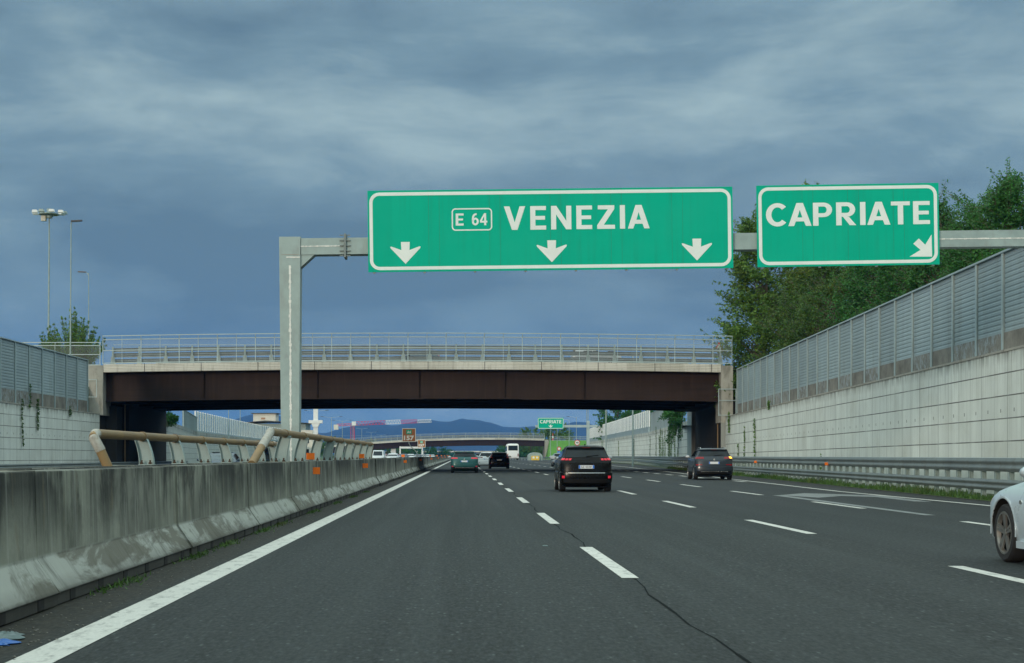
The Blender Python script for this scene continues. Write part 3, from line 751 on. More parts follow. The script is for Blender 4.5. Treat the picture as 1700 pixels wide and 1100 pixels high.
# ------------------------------------------------------------------ overpass
def zdeck(x,xc=-3.5,h=23.5,c=.2): return c*(1-((x-xc)/h)**2)
def overpass(label,Y0,Y1,x0,x1,xl,xr,zt,zf,zg,camber,fine=True,pier=None,xc=None):
    """xl/xr: clear opening, zt fascia top, zf fascia bottom, zg girder bottom"""
    t=thing('road_overpass',label,'overpass',((xl+xr)/2,Y0,0))
    xc=(xl+xr)/2 if xc is None else xc; h=(xr-xl)/2
    dz=lambda x: camber*(1-((x-xc)/h)**2) if abs(x-xc)<h*1.6 else camber*(1-1.6**2)
    xs=[xl+(xr-xl)*k/16 for k in range(17)]
    def strip(nm,mat,ya,yb,za,zb,xs=xs,prof=None):
        g=MB()
        P=prof or [(ya,za),(ya,zb),(yb,zb),(yb,za)]
        n=len(P); b=0
        for x in xs:
            for y,z in P: g.v.append((x,y,z+dz(x)))
        for k in range(len(xs)-1):
            for j in range(n):
                l=(j+1)%n; g.f.append((k*n+j,(k+1)*n+j,(k+1)*n+l,k*n+l)); g.m.append(0)
        g.f.append(tuple(range(n))); g.f.append(tuple(reversed(range((len(xs)-1)*n,len(xs)*n)))); g.m+=[0,0]
        return g.build(nm,mat,t,recalc=True)
    xf=[x0]+xs+[x1]
    # ribbed aluminium fascia
    P=[]; nr=5; hh=(zt-zf)/nr
    for k in range(nr):
        z=zf+k*hh; P+=[(Y0-.03,z),(Y0-.03,z+.03),(Y0-.075,z+.045),(Y0-.075,z+hh-.012)]
    P+=[(Y0-.03,zt),(Y0+.05,zt),(Y0+.05,zf)]
    strip('fascia',M['fascia'],0,0,0,0,xs,P)
    if fine:
        g=MB(); k=xl+3.1
        while k<xr:
            g.box(k-.018,k+.018,Y0-.082,Y0-.03,zf+dz(k)-.03,zt+dz(k)+.004); k+=2.84*1.5
        g.build('fascia_joint',M['deck'],t)
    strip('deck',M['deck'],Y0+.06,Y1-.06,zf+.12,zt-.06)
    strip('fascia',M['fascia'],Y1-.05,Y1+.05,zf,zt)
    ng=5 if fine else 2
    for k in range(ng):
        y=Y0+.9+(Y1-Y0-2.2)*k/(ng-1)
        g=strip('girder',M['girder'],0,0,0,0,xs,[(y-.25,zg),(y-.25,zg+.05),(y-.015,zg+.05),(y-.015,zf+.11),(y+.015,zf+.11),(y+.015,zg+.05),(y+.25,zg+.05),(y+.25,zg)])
        if fine and k==0:
            for x in (xl+7.4,xc+.5,xc+7,xc+13,xl+16):
                q=MB(); q.box(x-.012,x+.012,y-.2,y-.016,zg+.05+dz(x),zf+.1+dz(x)); q.build('stiffener',M['girder'],t)
            for x in (xc-.1,xc+9.2):
                q=MB(); q.box(x-.9,x+.9,y-.28,y+.28,zg-.035+dz(x),zg-.002+dz(x)); q.build('splice_plate',M['girder'],t)
    if pier is not None:
        g=MB(); g.box(pier-.9,pier+.9,Y0+2,Y0+3.2,0,zg+dz(pier)-.05); g.build('pier',M['white_paint'],t)
    return t,dz
ov,dz1=overpass('wide brown steel road overpass with pale ribbed fascia spanning the motorway',115,141,-27,19.5,-26.95,19.45,8.08,7.47,5.3,.22)
# abutments and pillars belong to the bridge
g=MB()
g.box(-28.1,-26.96,114.9,117.4,4.25,8.0); g.build('abutment_pillar',M['conc'],ov)
g=MB(); g.box(19.46,20.35,114.9,117.4,3.7,7.98); g.build('abutment_pillar',M['conc'],ov)
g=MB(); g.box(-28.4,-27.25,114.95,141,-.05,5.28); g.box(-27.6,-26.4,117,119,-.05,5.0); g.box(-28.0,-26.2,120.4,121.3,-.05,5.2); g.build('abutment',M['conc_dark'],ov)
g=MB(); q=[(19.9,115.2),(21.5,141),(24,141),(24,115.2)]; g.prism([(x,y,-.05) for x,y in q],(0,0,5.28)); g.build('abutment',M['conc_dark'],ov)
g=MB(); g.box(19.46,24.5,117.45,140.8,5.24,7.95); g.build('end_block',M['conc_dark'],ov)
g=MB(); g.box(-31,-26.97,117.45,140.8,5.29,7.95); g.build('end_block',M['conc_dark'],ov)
g=MB(); g.box(19.47,20.3,114.95,115.15,-.05,4.05); g.build('end_panel',M['wall'],ov)
g=MB(); g.prism([(kx(141.2),141.2,-.05),(kx(146),145.95,-.05),(kx(146)+1,145.95,-.05),(kx(141.2)+1,141.2,-.05)],(0,0,6.1)); g.build('end_panel',M['wall'],ov)
g=MB(); g.tube([(19.66,117.6,0),(19.66,117.6,5.2)],.05,8); g.build('drain_pipe',M['rust_tube'],ov)
g=MB(); g.tube([(-26.3,119.4,0),(-26.3,119.4,5.2)],.05,8); g.build('drain_pipe',M['rust_tube'],ov)
for k,(y,) in enumerate(((142.3,),(144.3,))):
    g=MB(); g.box(kx(y)-.03,kx(y)-.004,y-.5,y+.7,.4,4.9); g.build('metal_panel',M['galv'],ov)
# wire fence on the bridge
def bridge_fence(label,Y,x0,x1,zb,h,dz,step,thick=.055,mesh=True,outward=.16,flat=None):
    t=thing('bridge_fence',label,'fence',(x0,Y,zb))
    n=round((x1-x0)/step); xs=[x0+(x1-x0)*k/n for k in range(n+1)]
    dd=(lambda x: flat) if flat is not None else dz
    for k,x in enumerate(xs):
        g=MB(); w=thick if k%2==0 else thick*.62
        z=zb+dd(x)
        g.bar((x,Y,z),(x,Y,z+h*.87),w,w)
        g.bar((x,Y,z+h*.86),(x+.02,Y-outward,z+h),w,w); g.build('post',M['galv_pale'],t)
    for f,r in ((1.0,.028),(.87,.03),(.48,.026),(.03,.03)):
        g=MB(); yo=Y-outward*max(0,(f-.87)/.13)
        for a,b in zip(xs,xs[1:]): g.bar((a,yo,zb+dd(a)+h*f),(b,yo,zb+dd(b)+h*f),r*2.1,r*2.1)
        g.build('rail',M['galv_pale'],t)
    if mesh:
        g=MB()
        for a,b in zip(xs,xs[1:]): g.quad((a,Y+.03,zb+dd(a)+.05),(b,Y+.03,zb+dd(b)+.05),(b,Y+.03,zb+dd(b)+h*.87),(a,Y+.03,zb+dd(a)+h*.87))
        g.build('wire_mesh',M['wire'],t)
    return t
bridge_fence('grey wire mesh fence with outward leaning top on the overpass edge',115.05,-27.0,20.3,8.1,2.1,dz1,1.42)
bridge_fence('low grey wire fence on the bank in front of the spiky bush',115.4,-34.1,-27.3,8.0,1.75,dz1,2.8,flat=0,outward=0)
bridge_fence('grey wire mesh fence along the rear edge of the overpass',140.9,-27.0,20.3,8.1,1.75,dz1,2.84,outward=0,mesh=False)
# guardrail on the bridge
def bridge_rail(label,Y,x0,x1,zb,dz,step=2.03):
    t=thing('bridge_guardrail',label,'guardrail',(x0,Y,zb)); n=round((x1-x0)/step); xs=[x0+(x1-x0)*k/n for k in range(n+1)]
    for zc,hh in ((.28,.30),(.72,.32),(1.12,.28)):
        g=MB()
        pr=wbeam(zc,hh,0,2); pr=pr+[(o+.012,z) for o,z in reversed(pr)]
        g.sweep([(x,Y,zb+dz(x)) for x in xs],pr,closed=True); g.build('rail',M['galv_rail'],t)
    g=MB(); g.bar((x0,Y-.03,zb+dz((x0+x1)/2)*.8+1.36),(x1,Y-.03,zb+dz((x0+x1)/2)*.8+1.36),.04); g.build('hand_rail',M['galv_pale'],t)
    g=MB(); g.prism([(-.20,-.22,-.1),(.20,-.22,-.1),(.12,-.22,.62),(-.12,-.22,.62)],(0,.16,0)); g.box(-.06,.06,-.2,-.06,.62,1.36)
    p=g.build('post',M['galv'],t,local=True)
    for x in xs: partcopy(p,(x-x0,0,dz(x)),t)
    bpy.data.objects.remove(p)
bridge_rail('three beam steel guardrail with wide tapered posts on the overpass',116.3,-26.5,19.6,8.1,dz1)
bridge_rail('second steel guardrail on the far kerb of the overpass',133.0,-26.5,19.6,8.1,dz1,4.06)
t=thing('work_platform_rail','small galvanised railing box hung beside the end pillar of the overpass','railing',(19.2,114.6,4.2))
g=MB()
for z in (4.25,5.35,6.2):
    g.bar((19.2,114.5,z),(20.5,114.5,z),.05)
for x in (19.2,20.5): g.bar((x,114.5,3.3 if x>20 else 4.2),(x,114.5,6.2),.05)
g.build('frame',M['galv_pale'],t)
t=thing('work_platform_rail','small galvanised railing box hung beside the stained pillar across the opposite carriageway','railing',(-28.4,114.3,5.5))
g=MB()
for z in (5.6,6.9): g.bar((-28.9,114.3,z),(-27.3,114.3,z),.045)
for x in (-28.9,-27.3): g.bar((x,114.3,5.6),(x,114.3,6.9),.045)
g.build('frame',M['galv_pale'],t)
# second overpass, far away
ov2,dz2=overpass('far pale road overpass with a single white pier beyond the first one',578,590,-52,31.2,-51.9,31.1,6.55,5.85,3.7,1.35,False,pier=-26,xc=11)
g=MB(); g.prism([(31.2,577.5,-.03),(34.5,577.5,-.03),(32.6,577.5,7.2),(31.2,577.5,7.2)],(0,13,0)); g.build('abutment',M['conc'],ov2)
bridge_fence('far wire fence along the second overpass',578.05,-50,31.2,6.55,2.0,dz2,4.2,thick=.09,outward=0)
bridge_rail('far steel guardrail along the second overpass',579.5,-50,31.2,6.55,dz2,6.0)
g=MB()
g.poly([(31.4,560,-.02),(150,560,-.02),(150,577,6.9),(33,577,6.9)]); g.poly([(33,577,6.9),(150,577,6.9),(150,590,6.9),(33,590,6.9)])
g.poly([(31.4,560,-.02),(33,577,6.9),(33,590,6.9),(31.4,606,-.02)])
tag(g.build('embankment',M['bank']),kind='structure')
bridge_fence('far pale fence along the top of the green bank',577.6,33,60,6.9,1.6,dz2,4.0,thick=.09,flat=0,outward=0)
ov3,dz3=overpass('very distant pale flyover crossing at the end of the road',1100,1110,-60,40,-60,40,4.4,3.4,2.6,.2,False)

# ------------------------------------------------------------------ sign gantry
def text_mesh(body,w,h,bold=.0,space=1.0):
    """letters as a filled mesh in the XZ plane, fitted to w x h and centred"""
    cu=bpy.data.curves.new('letters','FONT'); cu.body=body; cu.offset=bold; cu.space_character=space; cu.extrude=.012; cu.resolution_u=6
    o=bpy.data.objects.new('letters',cu); COL.objects.link(o)
    bpy.context.view_layer.update()
    ev=o.evaluated_get(bpy.context.evaluated_depsgraph_get()); me=bpy.data.meshes.new_from_object(ev)
    bpy.data.objects.remove(o)
    xs=[v.co.x for v in me.vertices]; ys=[v.co.y for v in me.vertices]
    ax,bx,ay,by=min(xs),max(xs),min(ys),max(ys); kx_,ky_=w/(bx-ax),h/(by-ay)
    for v in me.vertices:
        x=(v.co.x-(ax+bx)/2)*kx_; z=(v.co.y-(ay+by)/2)*ky_; y=-v.co.z*.25
        v.co=(x,y,z)
    me.update()
    return me
def letters(body,w,h,x,z,y,par,mat,bold=.03,space=1.0,name='lettering'):
    me=text_mesh(body,w,h,bold,space); me.materials.append(mat)
    o=bpy.data.objects.new(name,me); COL.objects.link(o); o.parent=par; o.location=(x,y,z)
    return o
def ell(cx,cz,rx,rz,a0,a1,tx,tz,n=12):
    o=[]
    for k in range(n):
        a,b=rad(a0+(a1-a0)*k/n),rad(a0+(a1-a0)*(k+1)/n)
        o.append([(cx+rx*math.cos(a),cz+rz*math.sin(a)),(cx+rx*math.cos(b),cz+rz*math.sin(b)),(cx+(rx-tx)*math.cos(b),cz+(rz-tz)*math.sin(b)),(cx+(rx-tx)*math.cos(a),cz+(rz-tz)*math.sin(a))])
    return o
R4=lambda a,b,c,d:[(a,c),(b,c),(b,d),(a,d)]
PB=[R4(0,.20,0,1),R4(.20,.40,.83,1),R4(.20,.40,.37,.54)]+ell(.40,.685,.31,.315,-90,90,.20,.17,10)
GL={'V':(.84,[[(0,1),(.22,1),(.42,.32),(.62,1),(.84,1),(.53,0),(.31,0)]]),
 'E':(.62,[R4(0,.20,0,1),R4(.20,.62,.83,1),R4(.20,.58,.42,.58),R4(.20,.62,0,.17)]),
 'N':(.80,[[(0,0),(0,1),(.21,1),(.60,.36),(.60,1),(.80,1),(.80,0),(.59,0),(.20,.64),(.20,0)]]),
 'Z':(.70,[[(0,0),(0,.16),(.43,.83),(.03,.83),(.03,1),(.68,1),(.68,.84),(.26,.17),(.70,.17),(.70,0)]]),
 'I':(.20,[R4(0,.20,0,1)]),
 'A':(.86,[[(0,0),(.21,0),(.28,.20),(.34,.37),(.43,.70),(.43,1),(.31,1)],[(.86,0),(.55,1),(.43,1),(.43,.70),(.52,.37),(.58,.20),(.65,0)],[(.28,.20),(.58,.20),(.52,.37),(.34,.37)]]),
 'C':(.80,ell(.43,.5,.43,.51,42,318,.205,.185,22)),
 'P':(.71,PB),'R':(.74,PB+[[(.25,.37),(.47,.37),(.74,0),(.50,0)]]),
 'T':(.70,[R4(0,.70,.83,1),R4(.25,.45,0,.83)]),
 '6':(.62,ell(.31,.32,.31,.32,0,360,.18,.16,22)+[[(.0,.32),(.0,.55),(.17,.55),(.17,.42)],]+ell(.36,.55,.36,.45,75,180,.18,.16,8)),
 '4':(.66,[R4(.38,.56,0,1),R4(.56,.66,.22,.38),[(0,.22),(.38,.22),(.38,.38),(.17,.38),(.38,.76),(.38,1),(.0,.40)]])}
def glyphs(body,w,h,x,z,y,par,mat,gap=.17):
    kern=lambda a,b: gap-(.09 if 'A' in (a,b) and (a+b) not in ('AA',) else 0)-(.03 if a=='C' or 'T' in (a,b) else 0)
    gaps=[kern(a,b) for a,b in zip(body,body[1:])]+[0]; tot=sum(GL[c][0] for c in body)+sum(gaps)
    sx=w/tot; cx=-w/2; g=MB(); n=0
    for ci,c in enumerate(body):
        for P in GL[c][1]:
            g.prism([(x+cx+a*sx,y-.0003*(n%3),z+(b-.5)*h) for a,b in P],(0,-.003,0)); n+=1
        cx+=(GL[c][0]+gaps[ci])*sx
    return g.build('lettering',mat,par,local=True)
def rring(g,w,h,t,r,y,dep=.003,n=6,cx=0,cz=0):
    """rounded rectangular line of width t"""
    def loop(w,h,r):
        out=[]
        for sx,sz,a0 in ((1,1,0),(-1,1,90),(-1,-1,180),(1,-1,270)):
            for k in range(n+1):
                a=rad(a0+90*k/n); out.append((cx+sx*(w/2-r)+r*math.cos(a),cz+sz*(h/2-r)+r*math.sin(a)))
        return out
    A=loop(w,h,r); B=loop(w-2*t,h-2*t,max(r-t,.005)); k=len(A)
    for i in range(k):
        j=(i+1)%k
        g.prism([(A[i][0],y,A[i][1]),(A[j][0],y,A[j][1]),(B[j][0],y,B[j][1]),(B[i][0],y,B[i][1])],(0,-dep,0))
ARROW=[(0,0),(.385,.41),(.395,.45),(.365,.455),(.105,.36),(.115,.572),(-.115,.572),(-.105,.36),(-.365,.455),(-.395,.45),(-.385,.41)]
def arrow(g,x,z,y,s=1,rot=0,dep=.003):
    c,q=math.cos(rot),math.sin(rot)
    g.prism([(x+s*(a*c-b*q),y,z+s*(a*q+b*c)) for a,b in ARROW],(0,-dep,0))
def sign_board(name,label,w,h,loc,tilt,nseam):
    t=thing(name,label,'road sign',loc); t.rotation_euler=(0,-tilt,0)
    g=MB(); g.box(-w/2,w/2,-.03,.0,-h/2,h/2,0); o=g.build('board',M['sign_green'],t,local=True)
    g=MB(); rring(g,w-.09,h-.10,.085,.26,-.0305); g.build('border',M['sign_white'],t,local=True)
    g=MB()
    for k in range(1,nseam):
        x=-w/2+w*k/nseam
        for d in (0,.28): g.box(x+d-.004,x+d+.004,-.0318,-.0295,-h/2+.002,h/2-.002)
    g.build('panel_seam',M['seam'],t,local=True)
    g=MB()
    n=max(3,int(w/1.2))
    for k in range(n+1):
        x=-w/2+.15+(w-.3)*k/n; g.box(x-.03,x+.03,.001,.07,-h/2-.028,h/2-.03)
    for z in (-h*.3,h*.3): g.box(-w/2+.05,w/2-.05,.07,.12,z-.04,z+.04)
    g.build('back_frame',M['sign_back'],t,local=True)
    return t
S=.015748
gy=40.0
gt=thing('sign_gantry','grey steel sign gantry post in the median with beam over the whole carriageway','sign gantry',(-4.51,gy+.3,0))
g=MB(); g.prism([(-4.72,gy+.05,0),(-4.28,gy+.05,0),(-4.23,gy+.05,6.95),(-4.79,gy+.05,6.95)],(0,.5,0)); g.build('post',M['galv'],gt)
bz=lambda x: 6.715+.0115*(x+3.4)
g=MB(); b0=Vector((-4.79,gy+.3,bz(-4.79))); b1=Vector((15.9,gy+.3,bz(15.9))); g.bar(b0+Vector((.57,0,0)),b1,.44,.43); g.build('beam',M['galv'],gt)
g=MB(); g.prism([(-4.235,gy+.1,6.15),(-4.235,gy+.1,6.49),(-3.86,gy+.1,6.495)],(0,.4,0)); g.build('gusset',M['galv'],gt)
g=MB(); g.box(15.55,16.05,gy+.05,gy+.55,0,6.98+.22); g.build('post',M['galv'],gt)
g=MB(); g.box(-3.09,-3.035,gy+.02,gy+.58,bz(-3.06)-.31,bz(-3.06)+.31)
for sx in (-.09,.09): 
    for k in range(5):
        z=bz(-3.06)-.27+k*.135; g.box(-3.0625+sx-.05,-3.0625+sx+.05,gy+.035,gy+.08,z-.012,z+.012)
g.build('flange',M['galv_rail'],gt)
g=MB(); n=70
for k in range(n):
    z0=.9+5.3*k/n; z1=.9+5.3*(k+1)/n; x=-4.475-.028*z0/6; w=.020+.016*abs(math.sin(k*1.9)+math.sin(k*.7))*.7
    g.prism([(x-w*RN.uniform(.6,1),gy+.05,z0),(x+w*RN.uniform(.5,1),gy+.05,z0),(x+w*RN.uniform(.5,1),gy+.05,z1),(x-w*RN.uniform(.6,1),gy+.05,z1)],(0,-.006,0))
for (xa,xb,za) in ((-4.62,-3.14,6.705),(12.5,15.4,6.95)):
    m=40
    for k in range(m):
        x0=xa+(xb-xa)*k/m; x1=xa+(xb-xa)*(k+1)/m; z=bz((x0+x1)/2)-.005; w=RN.uniform(.008,.022)
        g.prism([(x0,gy+.08,z-w),(x1,gy+.08,z-w*RN.uniform(.5,1)),(x1,gy+.08,z+w),(x0,gy+.08,z+w*RN.uniform(.6,1))],(0,-.008,0))
for k in range(6): g.prism([(-4.60+.06*k,gy+.05,6.40+RN.uniform(-.01,.01)),(-4.54+.06*k,gy+.05,6.40),(-4.54+.06*k,gy+.05,6.43),(-4.60+.06*k,gy+.05,6.43)],(0,-.006,0))
g.build('weld_seam',M['sealant'],gt)
g=MB(); g.box(-4.73,-4.25,gy+.043,gy+.049,6.475,6.49); g.build('joint_line',M['conc'],gt)

s1=sign_board('motorway_sign','wide green overhead motorway sign reading VENEZIA with three white arrows',9.53,2.126,(2.307,gy-.02,7.126),.0116,6)
for x in (-3.79,.03,3.82):
    g=MB(); arrow(g,x,-.857,-.0305); g.build('arrow',M['sign_white'],s1,local=True)
glyphs('VENEZIA',3.80,.615,.693,.305,-.0305,s1,M['sign_white'],.20)
glyphs('E',.205,.315,-2.365,.285,-.0305,s1,M['sign_white'])
glyphs('64',.40,.315,-1.845,.285,-.0305,s1,M['sign_white'],.12)
g=MB(); rring(g,1.055,.585,.032,.10,-.0305,cx=-2.045,cz=.285); g.build('number_frame',M['sign_white'],s1,local=True)
s2=sign_board('motorway_sign','green overhead exit sign reading CAPRIATE with one diagonal white arrow',4.755,2.13,(10.079,gy-.02,7.24),.0155,4)
glyphs('CAPRIATE',4.28,.60,0,.295,-.0305,s2,M['sign_white'],.15)
g=MB()
AP=[(1056,507),(942,507),(998,473),(962,442),(990,415),(1022,447),(1055,395)]
pp=[]
for a,b in AP:
    x=(1200+a/3.056-1407)*S; z=(373.5-(260+b/3.056))*S; pp.append((x,-.0305,z-.0155*x))
g.prism(pp,(0,-.003,0)); g.build('arrow',M['sign_white'],s2,local=True)
# far gantry with the CAPRIATE sign
fg=thing('sign_gantry','distant pale cantilever gantry carrying the small green sign','sign gantry',(23.2,281,0))
g=MB(); g.box(22.95,23.45,281,281.5,0,7.6); g.build('post',M['galv_pale'],fg)
g=MB(); g.box(13.5,24.9,281.05,281.45,6.4,6.85); g.build('beam',M['galv_pale'],fg)
g=MB(); g.box(23.0,23.4,280.9,281.6,6.2,7.4); g.build('flange',M['galv_pale'],fg)
fs=sign_board('motorway_sign','small distant green sign reading CAPRIATE with a white down arrow',4.76,2.05,(16.28,280.9,7.15),0,3)
for o in list(fs.children):
    if o.name.startswith('panel_seam'): bpy.data.objects.remove(o)
glyphs('CAPRIATE',3.95,.62,0,.30,-.0305,fs,M['sign_white'],.14)
g=MB(); arrow(g,0,-.86,-.0305,1.05); g.build('arrow',M['sign_white'],fs,local=True)

# brown kilometre signs
def km_sign(label,x,y,z,post,size=1.13):
    t=thing('kilometre_sign',label,'road sign',(x,y,z))
    g=MB(); g.box(-size/2,size/2,0,.03,-size/2,size/2); g.build('board',M['sign_white'],t,local=True)
    g=MB(); k=size/2-.05; g.box(-k,k,-.004,-.0005,-k,k); g.build('face',M['sign_brown'],t,local=True)
    g=MB(); rring(g,.42,.36,.18,.06,-.0045,cz=.24); g.build('route_badge',M['sign_green'],t,local=True)
    letters('A4',.30,.22,0,.24,-.009,t,M['sign_white'],.03)
    letters('157',.80,.38,0,-.23,-.006,t,M['sign_white'],.045)
    g=MB(); px,pz=post
    g.tube([(0,.06,-size/2+.3),(0,.06,-size/2-.12),(.12,.06,-size/2-.35),(px*.75,.06,pz+.25),(px,.06,pz)],.035,8); g.tube([(px,.06,pz+.05),(px,.06,1.05-z)],.04,8); g.build('pole',M['galv_pale'],t,local=True)
km_sign('brown kilometre sign reading 157 on a bent pole above the median barrier',-4.16,120,2.83,(.64,-1.45),1.07)
km_sign('smaller shaded brown kilometre sign reading 157 behind the bright one',-5.9,223,2.95,(.3,-1.3))
# round speed sign, no-entry style sign with blue plate
def disc(g,r,y,n=24,dep=.01): g.prism([(r*math.cos(2*pi*k/n),y,r*math.sin(2*pi*k/n)) for k in range(n)],(0,-dep,0))
t=thing('speed_limit_sign','round white speed limit sign reading 40 with red rim above the black car roof','road sign',(22.6,300,3.75))
g=MB(); disc(g,.55,0); g.build('rim',M['red_sign'],t,local=True)
g=MB(); disc(g,.42,-.011,24,.006); g.build('face',M['sign_white'],t,local=True)
letters('40',.5,.4,0,0,-.02,t,M['black'],.03); g=MB(); g.tube([(0,.05,.4),(0,.05,-3.75)],.04,6); g.build('pole',M['galv_pale'],t,local=True)
t=thing('prohibition_sign','small round red rimmed sign above a blue plate by the green bank','road sign',(23.6,372,2.9))
g=MB(); disc(g,.5,0); g.build('rim',M['red_sign'],t,local=True)
g=MB(); disc(g,.30,-.011,24,.006); g.build('face',M['sign_white'],t,local=True)
g=MB(); g.box(-.38,.38,-.01,0,-1.35,-.56); g.build('blue_plate',M['blue_sign'],t,local=True)
g=MB(); g.box(-.05,.05,-.016,-.0105,-1.2,-.7); g.build('mark',M['sign_white'],t,local=True)
g=MB(); g.tube([(0,.05,.4),(0,.05,-2.9)],.04,6); g.build('pole',M['galv_pale'],t,local=True)
t=thing('warning_sign','small red and white triangular warning sign on the overpass beside the tall tree','road sign',(19.75,117.6,9.3))
g=MB(); g.prism([(-.38,0,0),(.38,0,0),(0,0,.66)],(0,-.02,0)); g.build('rim',M['red_sign'],t,local=True)
g=MB(); g.prism([(-.24,-.021,.08),(.24,-.021,.08),(0,-.021,.50)],(0,-.005,0)); g.build('face',M['sign_white'],t,local=True)
g=MB(); g.tube([(0,.03,.3),(0,.03,-1.3)],.03,6); g.build('pole',M['galv_pale'],t,local=True)
t=thing('traffic_cone','tall red and white warning cone on the far green bank','cone',(34.5,581,6.9))
g=MB(); g.lathe([(0,.42),(.05,.42),(.06,.3),(3.0,.06)],12,'Z'); g.build('cone',M['red_sign'],t,local=True)
g=MB(); g.lathe([(1.0,.245),(1.8,.175)],12,'Z'); g.build('band',M['sign_white'],t,local=True)
# ------------------------------------------------------------------ vehicles
SUV=[(.20,.78,.14,.30,4.10,.5),(.30,.86,.03,.26,4.25,.6),(.48,.885,0,.26,4.30,.7),(.655,.885,.02,.26,4.30,.7),(.675,.872,.065,.26,4.29,.7),
     (.95,.872,.10,.28,4.22,.7),(1.05,.86,.13,.28,4.05,.6),(1.10,.83,.17,.26,3.3,.5),(1.13,.80,.19,.25,3.05,.4),(1.42,.67,.36,.22,2.35,.35),
     (1.475,.64,.32,.2,2.15,.35),(1.50,.63,.30,.2,2.1,.35),(1.545,.56,.36,.25,1.85,.4),(1.565,.38,.6,.3,1.6,.4)]
SEDAN=[(.18,.82,.15,.35,4.42,.40),(.28,.88,.03,.3,4.52,.45),(.5,.90,0,.3,4.58,.5),(.66,.90,.03,.3,4.56,.5),(.74,.885,.05,.3,4.50,.5),(.81,.86,.07,.3,4.40,.55),(.86,.83,.10,.33,4.15,.5),(.91,.80,.12,.33,3.85,.5),
       (.96,.80,.18,.35,3.45,.5),(.99,.79,.32,.35,3.2,.45),(1.01,.77,.75,.3,3.08,.4),(1.29,.62,1.35,.25,2.4,.35),(1.36,.57,1.55,.3,2.15,.35),(1.395,.40,1.8,.3,1.9,.3)]
BUS=[(.32,1.17,.12,.20,10.8,.3),(.42,1.24,.03,.2,10.95,.3),(.9,1.26,0,.2,11,.35),(1.6,1.26,.02,.2,11,.4),(2.6,1.25,.10,.22,10.9,.5),(3.1,1.22,.18,.25,10.75,.55),(3.38,1.10,.32,.35,10.5,.6),(3.45,.8,.6,.4,10.2,.6)]
VAN=[(.25,.86,.1,.15,4.8,.35),(.4,.93,.02,.15,4.9,.45),(.8,.95,0,.15,4.9,.5),(1.1,.94,.02,.15,4.7,.5),(1.2,.92,.03,.15,4.2,.4),(1.85,.80,.10,.15,3.5,.35),(1.95,.72,.15,.2,3.3,.35),(1.98,.5,.3,.2,3.1,.3)]
NEXP=2.6
def scaled(levels,sx,sy,sz): return [(z*sz,w*sx,a*sy,b,c*sy,d) for z,w,a,b,c,d in levels]
def lev(Ls,z):
    if z<=Ls[0][0]: return Ls[0]
    for A,B in zip(Ls,Ls[1:]):
        if z<=B[0]:
            f=(z-A[0])/max(1e-6,B[0]-A[0]); return tuple(a+(b-a)*f for a,b in zip(A,B))
    return Ls[-1]
def corner(u): return 1-(max(0,1-abs(u)**NEXP))**(1/NEXP)
def rearpt(Ls,u,z,off=0):
    _,w,yr,dr,yf,df=lev(Ls,z); return (u*(w+off*.6*abs(u)),yr+dr*corner(u)-off,z)
def frontpt(Ls,u,z,off=0):
    _,w,yr,dr,yf,df=lev(Ls,z); return (u*(w+off*.6*abs(u)),yf-df*corner(u)+off,z)
def sidept(Ls,s,y,z,off=0):
    _,w,yr,dr,yf,df=lev(Ls,z); return (s*(w+off),y,z)
NU=17; NS=14
US=[math.sin(pi/2*(-1+2*k/(NU-1))) for k in range(NU)]
def body(Ls,wheels,r,name,mats,parent):
    g=MB(); rows=[]
    # densify levels for smooth flow
    D=[]
    for A,B in zip(Ls,Ls[1:]):
        n=max(1,int((B[0]-A[0])/.12))
        for k in range(n): D.append(tuple(a+(b-a)*k/n for a,b in zip(A,B)))
    D.append(Ls[-1])
    for (z,w,yr,dr,yf,df) in D:
        ring=[(u*w,yr+dr*corner(u),z) for u in US]
        ring+=[(w,yr+dr+(yf-df-yr-dr)*k/(NS+1),z) for k in range(1,NS+1)]
        ring+=[(u*w,yf-df*corner(u),z) for u in reversed(US)]
        ring+=[(-w,yf-df-(yf-df-yr-dr)*k/(NS+1),z) for k in range(1,NS+1)]
        rows.append(ring)
    n=len(rows[0])
    for R_ in rows: g.v+=R_
    for j in range(len(rows)-1):
        for i in range(n):
            l=(i+1)%n; g.f.append((j*n+i,j*n+l,(j+1)*n+l,(j+1)*n+i)); g.m.append(0)
    g.f.append(tuple(range(n-1,-1,-1))); g.f.append(tuple(range((len(rows)-1)*n,len(rows)*n))); g.m+=[1,0]
    o=g.build(name,mats,None)
    c=MB()
    for (y,) in wheels:
        for s in (-1,1):
            wv=max(l[1] for l in Ls); xs=sorted((s*(wv-.30),s*(wv+.2)))
            base=len(c.v); m=24
            for x in xs:
                for k in range(m): c.v.append((x,y+(r+.055)*math.cos(2*pi*k/m),r+.01+(r+.055)*math.sin(2*pi*k/m)))
            for k in range(m):
                l=(k+1)%m; c.f.append((base+k,base+l,base+m+l,base+m+k)); c.m.append(1)
            c.f.append(tuple(base+k for k in reversed(range(m)))); c.f.append(tuple(base+m+k for k in range(m))); c.m+=[1,1]
    co=c.build('cutter',mats,None,recalc=True)
    md=o.modifiers.new('arch','BOOLEAN'); md.object=co; md.operation='DIFFERENCE'; md.solver='EXACT'
    bpy.context.view_layer.update()
    me=bpy.data.meshes.new_from_object(o.evaluated_get(bpy.context.evaluated_depsgraph_get()))
    o.modifiers.clear(); o.data=me; bpy.data.objects.remove(co)
    me.polygons.foreach_set('use_smooth',[True]*len(me.polygons)); me.set_sharp_from_angle(angle=rad(32)); me.update()
    o.parent=parent
    return o
